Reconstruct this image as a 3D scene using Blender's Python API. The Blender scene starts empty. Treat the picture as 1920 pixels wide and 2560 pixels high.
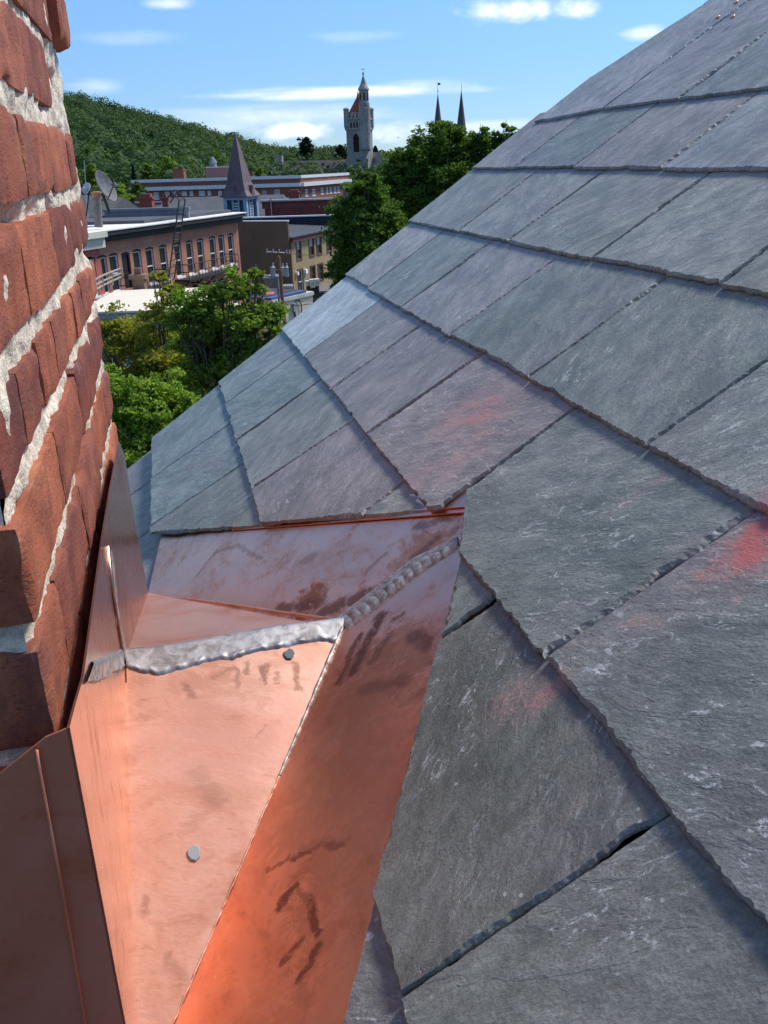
import bpy, bmesh, math, random
import numpy as np
from mathutils import Vector, Matrix
R = math.radians
C = bpy.context.scene.collection
random.seed(7); rng = np.random.default_rng(11)

# ------------------------------------------------------------------ camera, sky, sun
FPX, CX, CY, KD = 2213., 960., 1280., 1920/1659.
PITCH, ROLL, H = R(21.6), 0.03, 15.0
CAM = np.array([0, 0, H])
FWD = np.array([0, math.cos(PITCH), -math.sin(PITCH)]); _u = np.array([0, math.sin(PITCH), math.cos(PITCH)]); _r = np.array([1., 0, 0])
RT = _r*math.cos(ROLL)-_u*math.sin(ROLL); UP = _u*math.cos(ROLL)+_r*math.sin(ROLL)
cam = bpy.data.cameras.new('camera'); co = bpy.data.objects.new('camera', cam); C.objects.link(co)
co.matrix_world = Matrix(((RT[0], UP[0], -FWD[0], 0), (RT[1], UP[1], -FWD[1], 0), (RT[2], UP[2], -FWD[2], H), (0, 0, 0, 1)))
cam.sensor_fit = 'VERTICAL'; cam.sensor_height = 36; cam.lens = 36*FPX/2560
cam.clip_start = 0.02; cam.clip_end = 20000
sc = bpy.context.scene; sc.camera = co
sc.view_settings.view_transform = 'Standard'; sc.view_settings.look = 'None'
sc.view_settings.exposure = 0.36; sc.view_settings.gamma = 1
sc.cycles.max_bounces = 8; sc.cycles.sample_clamp_indirect = 6

SUN_AZ, SUN_EL = R(54), R(53)
sun = bpy.data.lights.new('sun', 'SUN'); sun.energy = 3.7; sun.angle = R(13); sun.color = (1, .955, .89)
so = bpy.data.objects.new('sun', sun); C.objects.link(so)
sd = Vector((math.sin(SUN_AZ)*math.cos(SUN_EL), math.cos(SUN_AZ)*math.cos(SUN_EL), math.sin(SUN_EL)))
so.rotation_euler = sd.to_track_quat('Z', 'Y').to_euler(); so.location = (0, 0, 60)

def ray(x, y): return FWD+RT*((x-CX)/FPX)-UP*((y-CY)/FPX)
def azel(x, y):
    d = ray(x, y); return math.atan2(d[0], d[1]), math.atan2(d[2], math.hypot(d[0], d[1]))
def at(x, y, dist):                     # the point seen at a photo pixel, at a given forward distance
    d = ray(x, y); return CAM+d*(dist/d[1])

class NT:
    """small helper for building node trees"""
    def __init__(s, tree): s.t = tree; s.n = tree.nodes; s.l = tree.links
    def new(s, typ, ins=None, **kw):
        n = s.n.new(typ)
        for k, v in kw.items(): setattr(n, k, v)
        for k, v in (ins or {}).items(): s.set(n, k, v)
        return n
    def set(s, n, k, v):
        if isinstance(v, bpy.types.NodeSocket): s.l.new(v, n.inputs[k])
        else: n.inputs[k].default_value = v
    def math(s, op, a, b=0., c=None, clamp=False):
        n = s.n.new('ShaderNodeMath'); n.operation = op; n.use_clamp = clamp
        s.set(n, 0, a); s.set(n, 1, b)
        if c is not None: s.set(n, 2, c)
        return n.outputs[0]
    def vmath(s, op, a, b=None, out=0):
        n = s.n.new('ShaderNodeVectorMath'); n.operation = op; s.set(n, 0, a)
        if b is not None: s.set(n, 'Scale' if op == 'SCALE' else 1, b)
        return n.outputs[out]
    def ramp(s, f, a, b, smooth=True):
        n = s.n.new('ShaderNodeMapRange'); n.interpolation_type = 'SMOOTHSTEP' if smooth else 'LINEAR'
        s.set(n, 0, f); s.set(n, 1, a); s.set(n, 2, b); return n.outputs[0]
    def mix(s, f, a, b, blend='MIX'):
        n = s.n.new('ShaderNodeMix'); n.data_type = 'RGBA'; n.blend_type = blend
        s.set(n, 0, f)
        for i, v in ((6, a), (7, b)):
            if isinstance(v, tuple) and len(v) == 3: v = v+(1,)
            s.set(n, i, v)
        return n.outputs[2]
    def noise(s, vec, scale, detail=4, rough=.55, dist=0., out=0):
        n = s.n.new('ShaderNodeTexNoise'); s.l.new(vec, n.inputs['Vector'])
        n.inputs['Scale'].default_value = scale; n.inputs['Detail'].default_value = detail
        n.inputs['Roughness'].default_value = rough; n.inputs['Distortion'].default_value = dist
        return n.outputs[out]
    def mapping(s, vec, scale=(1, 1, 1), rot=(0, 0, 0), loc=(0, 0, 0)):
        n = s.n.new('ShaderNodeMapping'); s.l.new(vec, n.inputs[0])
        n.inputs['Scale'].default_value = scale; n.inputs['Rotation'].default_value = rot; n.inputs['Location'].default_value = loc
        return n.outputs[0]
    def bump(s, h, strength, dist, nrm=None):
        n = s.n.new('ShaderNodeBump'); s.l.new(h, n.inputs['Height']); n.inputs['Strength'].default_value = strength
        n.inputs['Distance'].default_value = dist
        if nrm is not None: s.l.new(nrm, n.inputs['Normal'])
        return n.outputs[0]

w = bpy.data.worlds.new('World'); sc.world = w; w.use_nodes = True
W = NT(w.node_tree); W.n.clear()
sky = W.new('ShaderNodeTexSky', sky_type='NISHITA', sun_disc=False, sun_elevation=SUN_EL, sun_rotation=SUN_AZ)
sky.altitude = 300; sky.air_density = 1.0; sky.dust_density = .0; sky.ozone_density = 1.2
tc = W.new('ShaderNodeTexCoord'); dirv = tc.outputs['Generated']
sx = W.new('ShaderNodeSeparateXYZ', {0: dirv})
az = W.math('ARCTAN2', sx.outputs[0], sx.outputs[1]); el = W.math('ARCSINE', sx.outputs[2])
cv = W.new('ShaderNodeCombineXYZ', {0: az, 1: el, 2: 0.}).outputs[0]
wisp = W.noise(W.mapping(cv, (5, 42, 1)), 1.6, 7, .62, .4)
puff = W.noise(W.mapping(cv, (22, 34, 1)), 1.5, 6, .6, .3)
tot = None
# streaks, veils and small cumulus: (photo x, y, half width, half height, density, puffy?)
for (x, y, hw, hh, dn, pf) in ((850, 232, 520, 26, 1.0, 0), (1060, 218, 210, 34, .45, 0), (700, 290, 460, 44, .5, 0), (735, 325, 140, 34, 1.0, 1), (560, 318, 120, 24, .35, 0),
        (1275, 28, 150, 40, 1.0, 1), (1430, 20, 75, 36, .8, 1), (1610, 82, 95, 30, .75, 0), (1200, 318, 260, 30, .6, 0), (1000, 330, 110, 40, .7, 1), (240, 215, 110, 32, .4, 0), (420, 8, 90, 22, .55, 0),
        (870, 90, 160, 26, .22, 0), (320, 95, 190, 30, .2, 0)):
    a0, e0 = azel(x, y); a1, _ = azel(x+hw, y-hw*.03); _, e1 = azel(x, y-hh)
    dx = W.math('DIVIDE', W.math('SUBTRACT', az, a0), a1-a0)
    tilt = W.math('MULTIPLY', W.math('SUBTRACT', az, a0), 0.0)
    dy = W.math('DIVIDE', W.math('SUBTRACT', W.math('SUBTRACT', el, e0), tilt), e1-e0)
    r2 = W.math('ADD', W.math('MULTIPLY', dx, dx), W.math('MULTIPLY', dy, dy))
    g = W.math('EXPONENT', W.math('MULTIPLY', r2, -1.15))
    m = W.ramp(W.math('ADD', W.math('MULTIPLY', g, .62), W.math('MULTIPLY', puff if pf else wisp, .75 if pf else .6)), .56, 1.12 if pf else 1.08)
    m = W.math('MULTIPLY', W.math('MULTIPLY', m, W.ramp(g, .02, .4)), dn)
    tot = m if tot is None else W.math('MAXIMUM', tot, m)
# the rest of the sky carries the same thin fair-weather cloud
beh = W.math('MULTIPLY', W.ramp(W.math('ABSOLUTE', az), .55, .9), W.ramp(el, .02, .25))
rest = W.math('MULTIPLY', W.ramp(W.noise(W.mapping(dirv, (2.2, 2.2, 6)), 1.4, 6, .6), .5, .72), beh)
tot = W.math('MINIMUM', W.math('MAXIMUM', tot, W.math('MULTIPLY', rest, .7)), .92)
skyc = W.new('ShaderNodeHueSaturation', {'Hue': .5, 'Saturation': 1.1, 'Value': 1.0, 'Color': W.mix(1., sky.outputs[0], W.mix(W.ramp(el, -.02, .26), (.40, .56, .88), (.84, .95, 1.15)), 'MULTIPLY')}).outputs[0]
cloudc = W.mix(W.ramp(puff, .3, .7), (7.4, 7.8, 8.6), (9.6, 9.6, 9.6))
bg = W.new('ShaderNodeBackground', {'Color': W.mix(tot, skyc, cloudc), 'Strength': .116})
W.new('ShaderNodeOutputWorld', {0: bg.outputs[0]})

# ------------------------------------------------------------------ helpers
def material(name, col=(.5, .5, .5), rough=.7, metal=0., fn=None):
    m = bpy.data.materials.new(name); m.use_nodes = True
    N = NT(m.node_tree); b = m.node_tree.nodes['Principled BSDF']
    b.inputs['Base Color'].default_value = tuple(col)+(1,); b.inputs['Roughness'].default_value = rough; b.inputs['Metallic'].default_value = metal
    if fn: fn(N, b)
    return m
def coords(N, kind='Object'): return N.new('ShaderNodeTexCoord').outputs[kind]

class MB:
    def __init__(s): s.v = []; s.f = []
    def add(s, vs, fs):
        o = len(s.v); s.v += [tuple(map(float, v)) for v in vs]; s.f += [tuple(i+o for i in f) for f in fs]; return s
    def frame_box(s, o, ax, ay, az_, x0, x1, y0, y1, z0, z1):
        vs = [o+ax*x+ay*y+az_*z for z in (z0, z1) for (x, y) in ((x0, y0), (x1, y0), (x1, y1), (x0, y1))]
        fs = [(3, 2, 1, 0), (4, 5, 6, 7), (0, 1, 5, 4), (1, 2, 6, 5), (2, 3, 7, 6), (3, 0, 4, 7)]
        if np.dot(np.cross(ax, ay), az_)*(x1-x0)*(y1-y0)*(z1-z0) < 0: fs = [f[::-1] for f in fs]
        return s.add(vs, fs)
    def box(s, x0, x1, y0, y1, z0, z1): return s.frame_box(np.zeros(3), np.array([1., 0, 0]), np.array([0, 1., 0]), np.array([0, 0, 1.]), x0, x1, y0, y1, z0, z1)
    def tube(s, pts, rad, n=8, cap=True):
        pts = [np.array(p, float) for p in pts]; rad = [rad]*len(pts) if np.isscalar(rad) else rad
        vs = []; fs = []
        for i, p in enumerate(pts):
            t = pts[min(i+1, len(pts)-1)]-pts[max(i-1, 0)]; t = t/(np.linalg.norm(t)+1e-9)
            a = np.cross(t, [0, 0, 1.]) if abs(t[2]) < .9 else np.cross(t, [1., 0, 0]); a /= np.linalg.norm(a); b = np.cross(t, a)
            for k in range(n):
                q = 2*math.pi*k/n; vs.append(p+rad[i]*(a*math.cos(q)+b*math.sin(q)))
        for i in range(len(pts)-1):
            for k in range(n): fs.append((i*n+k, i*n+(k+1) % n, (i+1)*n+(k+1) % n, (i+1)*n+k))
        if cap: fs += [tuple(range(n))[::-1], tuple((len(pts)-1)*n+k for k in range(n))]
        return s.add(vs, fs)
    def lathe(s, o, prof, n=16, rot=0, axis=None):
        vs = []; fs = []; o = np.array(o, float)
        ax = np.array([0, 0, 1.]) if axis is None else np.array(axis, float)/np.linalg.norm(axis)
        a = np.cross(ax, [0, 1., 0.01]); a /= np.linalg.norm(a); b = np.cross(ax, a)
        for (r, z) in prof:
            for k in range(n):
                q = 2*math.pi*k/n+rot; vs.append(o+ax*z+(a*math.cos(q)+b*math.sin(q))*max(r, 1e-3))
        for i in range(len(prof)-1):
            for k in range(n): fs.append((i*n+k, i*n+(k+1) % n, (i+1)*n+(k+1) % n, (i+1)*n+k))
        fs += [tuple(range(n))[::-1], tuple((len(prof)-1)*n+k for k in range(n))]
        return s.add(vs, fs)
    def build(s, name, m, parent=None, smooth=False): return link(name, s.v, s.f, m, parent, smooth)

def link(name, v, f, m, parent=None, smooth=False):
    me = bpy.data.meshes.new(name); me.from_pydata(v, [], f); me.update()
    o = bpy.data.objects.new(name, me); C.objects.link(o)
    if m: me.materials.append(m)
    if smooth: me.shade_smooth()
    if parent:
        o.parent = parent; o.matrix_parent_inverse = parent_inv(parent)
    return o
def parent_inv(p):
    m = Matrix.Identity(4); q = p; chain = []
    while q: chain.append(q); q = q.parent
    for q in reversed(chain): m = m @ q.matrix_parent_inverse @ q.matrix_basis
    return m.inverted()
def empty(name, loc, label=None, cat=None, group=None):
    o = bpy.data.objects.new(name, None); C.objects.link(o); o.location = tuple(map(float, loc)); o.empty_display_size = .3
    return tag(o, label, cat, group) if label else o
def tag(o, label=None, cat=None, group=None, kind=None):
    if label: o['label'] = label
    if cat: o['category'] = cat
    if group: o['group'] = group
    if kind: o['kind'] = kind
    return o
def fast_quads(name, V, m, parent=None, tri=False):
    """V: (n, k, 3) array of loose faces"""
    n, k, _ = V.shape
    me = bpy.data.meshes.new(name); me.vertices.add(n*k); me.vertices.foreach_set('co', V.astype(np.float32).ravel())
    me.loops.add(n*k); me.loops.foreach_set('vertex_index', np.arange(n*k, dtype=np.int32))
    me.polygons.add(n); me.polygons.foreach_set('loop_start', np.arange(0, n*k, k, dtype=np.int32))
    me.update(calc_edges=True); me.validate(); me.materials.append(m)
    o = bpy.data.objects.new(name, me); C.objects.link(o)
    if parent: o.parent = parent; o.matrix_parent_inverse = parent_inv(parent)
    return o
def vnoise(x, seed=0):
    """smooth 1-D value noise"""
    x = np.asarray(x, float); i = np.floor(x).astype(int); f = x-i; f = f*f*(3-2*f)
    h = lambda k: (np.sin(k*127.1+seed*311.7)*43758.5453) % 1.0
    return (h(i)*(1-f)+h(i+1)*f)*2-1
def vnoise2(x, y, seed=0):
    x = np.asarray(x, float); y = np.asarray(y, float)
    i = np.floor(x); j = np.floor(y); f = x-i; g = y-j; f = f*f*(3-2*f); g = g*g*(3-2*g)
    h = lambda a, b: (np.sin(a*127.1+b*269.5+seed*53.3)*43758.5453) % 1.0
    return ((h(i, j)*(1-f)+h(i+1, j)*f)*(1-g)+(h(i, j+1)*(1-f)+h(i+1, j+1)*f)*g)*2-1
def fbm2(x, y, seed=0, o=4): return sum(vnoise2(x*2**k, y*2**k, seed+k*7)/2**k for k in range(o))

# ------------------------------------------------------------------ the roof's own frame
DR = .44                                                     # camera's height above the slates, metres
AZC = R(-12.95); PR = R(36)
c_ = np.array([math.sin(AZC), math.cos(AZC), 0]); e_ = np.array([math.cos(AZC), -math.sin(AZC), 0]); Z = np.array([0, 0, 1.])
d_ = e_*math.cos(PR)+Z*math.sin(PR); n_ = np.cross(d_, c_)
RO = CAM-n_*DR                                               # roof origin: foot of the perpendicular
def roofpt(u, v, h=0.): return RO+c_*u+d_*v+n_*h
def uv(x, y, h=.012):                                        # photo pixel -> roof coordinates
    q = ray(x, y); X = q*((-DR+h)/(q@n_)); return np.array([X@c_, X@d_])
def duv(x, y, h=.012): return uv(x*KD, y*KD, h)
def onwall(x, y, E0):                                        # photo pixel -> (c, z) on the vertical plane e = E0
    q = ray(x, y); X = q*(E0/(q@e_)); return np.array([X@c_, X[2]])
def wallpt(c, z, E): return CAM+c_*c+e_*E+Z*z
roofM = Matrix(((d_[0], c_[0], n_[0], RO[0]), (d_[1], c_[1], n_[1], RO[1]), (d_[2], c_[2], n_[2], RO[2]), (0, 0, 0, 1)))

# ------------------------------------------------------------------ materials of the near roof
def slate_nodes(N, b):
    oi = N.new('ShaderNodeObjectInfo'); p0 = coords(N)
    off = N.vmath('SCALE', N.new('ShaderNodeCombineXYZ', {0: oi.outputs['Random'], 1: N.math('MULTIPLY', oi.outputs['Random'], 7.3), 2: 0.}).outputs[0], 9.)
    p = N.vmath('ADD', p0, off)
    rot = N.new('ShaderNodeVectorRotate', {'Vector': p, 'Angle': N.math('MULTIPLY', N.math('SUBTRACT', oi.outputs['Random'], .5), 2.2)}); rot.rotation_type = 'Z_AXIS'
    pr = rot.outputs[0]
    big = N.noise(p, 7, 6, .66, .3); mid = N.noise(N.mapping(pr, (24, 44, 20)), 1.0, 8, .66, .3); fine = N.noise(N.mapping(pr, (140, 230, 120)), 1., 5, .7)
    scr = N.noise(N.mapping(pr, (22, 85, 20)), 1.7, 8, .74, .7)
    col = oi.outputs['Color']
    col = N.mix(N.ramp(big, .34, .68), col, N.mix(1., col, (.70, .75, .73), 'MULTIPLY'))
    col = N.mix(N.math('MULTIPLY', N.ramp(N.noise(p, 4.3, 3, .5), .5, .7), .4), col, (.20, .178, .185))
    col = N.mix(N.ramp(mid, .30, .75), N.mix(1., col, (.70, .72, .72), 'MULTIPLY'), N.mix(1., col, (1.22, 1.22, 1.22), 'MULTIPLY'))
    col = N.mix(N.math('MULTIPLY', N.ramp(fine, .4, .75), .35), col, N.mix(1., col, (1.55, 1.55, 1.55), 'MULTIPLY'))
    # pale bruises and scuffs left by the cleaving
    sc_ = N.math('MULTIPLY', N.ramp(scr, .53, .74), N.ramp(N.noise(p, 11, 3, .5, .4), .43, .66))
    col = N.mix(N.math('MULTIPLY', sc_, .66), col, (.55, .57, .58))
    grain = N.noise(p, 420, 4, .7); col = N.mix(N.ramp(grain, .34, .66), N.mix(1., col, (.83, .83, .83), 'MULTIPLY'), N.mix(1., col, (1.15, 1.15, 1.15), 'MULTIPLY'))
    wf = N.math('MULTIPLY', N.ramp(N.noise(N.mapping(pr, (1, 2.2, 1)), 46, 9, .78, 1.1), .555, .625), N.ramp(N.math('ADD', N.noise(p, 7.5, 4, .6, .4), N.math('MULTIPLY', N.math('SUBTRACT', oi.outputs['Random'], .5), .09)), .45, .60))
    col = N.mix(N.math('MULTIPLY', N.math('MULTIPLY', wf, N.ramp(grain, .3, .6)), .8), col, (.66, .68, .67))
    hair = N.math('ABSOLUTE', N.math('SUBTRACT', N.noise(N.mapping(pr, (1, 1.6, 1)), 16, 4, .6, 1.2), .5))
    hr = N.math('MULTIPLY', N.ramp(hair, .006, .0), N.ramp(N.noise(p, 9, 2), .57, .70))
    col = N.mix(N.math('MULTIPLY', hr, .3), col, (.40, .42, .42))
    chip = N.new('ShaderNodeTexVoronoi', {'Vector': p, 'Scale': 70.}); chip.inputs['Randomness'].default_value = 1
    ck = N.math('MULTIPLY', N.ramp(chip.outputs['Distance'], .13, .07), N.ramp(N.noise(p, 13, 2), .58, .66))
    col = N.mix(N.math('MULTIPLY', ck, .7), col, (.5, .5, .48))
    # red and pink patches mixed into the colour of a few slates
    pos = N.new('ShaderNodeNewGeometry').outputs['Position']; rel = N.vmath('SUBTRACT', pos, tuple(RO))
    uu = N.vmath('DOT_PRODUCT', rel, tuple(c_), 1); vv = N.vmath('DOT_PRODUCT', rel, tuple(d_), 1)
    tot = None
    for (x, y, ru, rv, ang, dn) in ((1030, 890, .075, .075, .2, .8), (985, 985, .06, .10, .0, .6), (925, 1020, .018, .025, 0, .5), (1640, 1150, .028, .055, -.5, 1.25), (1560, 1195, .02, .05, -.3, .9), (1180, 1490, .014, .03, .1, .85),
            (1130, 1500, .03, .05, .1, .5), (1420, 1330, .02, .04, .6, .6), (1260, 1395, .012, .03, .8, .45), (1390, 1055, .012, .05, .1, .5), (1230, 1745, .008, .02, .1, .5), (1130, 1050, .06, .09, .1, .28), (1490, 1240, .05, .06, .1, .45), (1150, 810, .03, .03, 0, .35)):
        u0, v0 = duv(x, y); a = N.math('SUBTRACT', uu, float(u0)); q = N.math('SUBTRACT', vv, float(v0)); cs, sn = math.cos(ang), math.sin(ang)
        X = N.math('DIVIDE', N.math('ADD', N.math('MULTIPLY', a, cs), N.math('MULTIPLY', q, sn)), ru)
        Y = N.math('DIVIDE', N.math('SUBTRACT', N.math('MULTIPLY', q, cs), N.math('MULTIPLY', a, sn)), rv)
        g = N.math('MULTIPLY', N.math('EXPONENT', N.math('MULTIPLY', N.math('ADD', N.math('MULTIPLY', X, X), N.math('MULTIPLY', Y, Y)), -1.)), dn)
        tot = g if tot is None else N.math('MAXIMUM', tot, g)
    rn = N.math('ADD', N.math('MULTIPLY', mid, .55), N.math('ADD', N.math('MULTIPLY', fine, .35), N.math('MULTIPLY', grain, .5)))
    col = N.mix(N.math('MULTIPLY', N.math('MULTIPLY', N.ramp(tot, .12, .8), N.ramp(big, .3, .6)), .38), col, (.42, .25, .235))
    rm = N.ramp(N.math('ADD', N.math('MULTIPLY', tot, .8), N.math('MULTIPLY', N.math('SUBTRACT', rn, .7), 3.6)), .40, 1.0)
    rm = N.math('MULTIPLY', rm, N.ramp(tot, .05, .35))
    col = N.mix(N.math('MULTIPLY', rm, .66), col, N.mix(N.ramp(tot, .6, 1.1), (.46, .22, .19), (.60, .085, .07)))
    N.set(b, 'Base Color', col)
    N.set(b, 'Roughness', N.math('ADD', N.math('MULTIPLY', mid, .22), .38)); b.inputs['Specular IOR Level'].default_value = .55
    lay = N.noise(N.mapping(pr, (5, 14, 5)), 1.0, 6, .62, .2)
    stp = N.math('FRACT', N.math('MULTIPLY', lay, 7.)); stp = N.ramp(stp, .0, .12)
    h = N.math('ADD', N.math('MULTIPLY', mid, .7), N.math('ADD', N.math('MULTIPLY', fine, .28), N.math('MULTIPLY', big, .8)))
    h = N.math('ADD', N.math('ADD', h, N.math('MULTIPLY', grain, .16)), N.math('MULTIPLY', stp, .10)); h = N.math('SUBTRACT', h, N.math('MULTIPLY', hr, .25))
    N.set(b, 'Normal', N.bump(h, .8, .0034))
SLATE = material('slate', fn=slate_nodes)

def copper_nodes(dark=.5, rough=.2, seed=0., smears=(), streak=(1, 1, 1), tone=1., tcol=(.30, .135, .085), strokes=()):
    def fn(N, b):
        p = N.mapping(coords(N), loc=(seed, seed*.7, seed*.3))
        n1 = N.noise(p, 9, 6, .62, 1.3); n2 = N.noise(N.mapping(p, streak), 26, 6, .65, .8); n3 = N.noise(p, 150, 3, .6); n4 = N.noise(p, 4.5, 3, .5, .6)
        col = N.mix(N.ramp(n1, .35, .72), (.86, .52, .40), (.76, .39, .275))
        pos_ = N.new('ShaderNodeNewGeometry').outputs['Position']
        tarn = N.ramp(N.math('ADD', N.math('MULTIPLY', n1, .55), N.math('MULTIPLY', n2, .6)), .56, .80)
        st = None; wob = N.vmath('SCALE', N.vmath('SUBTRACT', N.noise(p, 55, 4, .65, .3, 1), (.5, .5, .5)), .022)
        for (P, Q, rad, k) in strokes:
            pq = np.array(Q)-np.array(P); a_ = N.vmath('SUBTRACT', N.vmath('ADD', pos_, wob), tuple(P)); tt = N.math('DIVIDE', N.vmath('DOT_PRODUCT', a_, tuple(pq), 1), float(pq@pq), clamp=True)
            dd = N.vmath('LENGTH', N.vmath('SUBTRACT', a_, N.vmath('SCALE', N.new('ShaderNodeCombineXYZ', {0: pq[0], 1: pq[1], 2: pq[2]}).outputs[0], tt)), None, 1); g = N.math('MULTIPLY', N.ramp(dd, rad, rad*.3), k); st = g if st is None else N.math('MAXIMUM', st, g)
        tarn = N.math('MULTIPLY', tarn, dark) if dark <= 1 else N.math('ADD', N.math('MULTIPLY', tarn, .3), .65, clamp=True)
        pos = N.new('ShaderNodeNewGeometry').outputs['Position']; tot = None
        for (P, r, k) in smears:
            q = N.vmath('SUBTRACT', N.vmath('ADD', pos, N.vmath('SCALE', N.noise(N.mapping(p, streak), 11, 5, .7, .5, 1), .16)), tuple(np.array(P)+.08))
            dd = N.vmath('LENGTH', q, None, 1); g = N.math('MULTIPLY', N.ramp(dd, r, r*.35), k); tot = g if tot is None else N.math('MAXIMUM', tot, g)
        if tot is not None:
            tot = N.math('MULTIPLY', tot, N.ramp(N.math('ADD', n2, N.math('MULTIPLY', n1, .4)), .42, .66)); tarn = N.math('MAXIMUM', tarn, tot)
        if st is not None: st = N.math('MULTIPLY', st, N.ramp(n2, .25, .5)); tarn = N.math('MAXIMUM', tarn, N.math('MULTIPLY', st, .75))
        scr_ = N.noise(N.mapping(p, (90, 6, 14), (.3, .2, .9)), 1.5, 5, .7, .6); col = N.mix(N.math('MULTIPLY', N.ramp(scr_, .6, .75), .28), col, (.93, .62, .5))
        col = N.mix(tarn, col, tcol)
        if st is not None: col = N.mix(N.math('MULTIPLY', st, .8), col, (.13, .06, .055))
        pink = N.math('MULTIPLY', N.ramp(n4, .5, .68), .35); col = N.mix(pink, col, (.80, .45, .38))
        spk = N.math('MULTIPLY', N.ramp(n3, .70, .78), N.ramp(n4, .5, .62)); col = N.mix(N.math('MULTIPLY', spk, .5), col, (.5, .45, .41))
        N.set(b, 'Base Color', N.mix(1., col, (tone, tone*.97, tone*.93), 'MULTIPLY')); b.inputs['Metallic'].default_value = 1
        N.set(b, 'Roughness', N.math('ADD', N.math('ADD', N.math('MULTIPLY', n2, .20), rough-.06), N.math('MULTIPLY', tarn, .22)))
        wv = N.bump(N.noise(p, 5, 2, .5), .5, .006); N.set(b, 'Normal', N.bump(N.noise(N.mapping(p, streak), 90, 4, .65), .22, .0006, wv))
    return fn
def solder_nodes(N, b):
    p = coords(N); n1 = N.noise(p, 60, 5, .65, .6); n2 = N.noise(p, 260, 3, .6)
    N.set(b, 'Base Color', N.mix(N.ramp(n1, .40, .66), (.43, .42, .415), (.24, .22, .21))); b.inputs['Metallic'].default_value = 1
    N.set(b, 'Roughness', N.math('ADD', N.math('MULTIPLY', n1, .3), .40)); N.set(b, 'Normal', N.bump(N.math('ADD', n1, N.math('MULTIPLY', n2, .2)), .3, .0010))
SOLDER = material('solder', fn=solder_nodes)
def dull_solder_nodes(N, b):
    p = coords(N); n1 = N.noise(p, 120, 5, .7, .6)
    N.set(b, 'Base Color', N.mix(N.ramp(n1, .35, .65), (.50, .475, .455), (.25, .225, .21))); b.inputs['Metallic'].default_value = .8
    N.set(b, 'Roughness', N.math('ADD', N.math('MULTIPLY', n1, .3), .40)); N.set(b, 'Normal', N.bump(n1, .6, .002))
DULL = material('dull_solder', fn=dull_solder_nodes)

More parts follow.
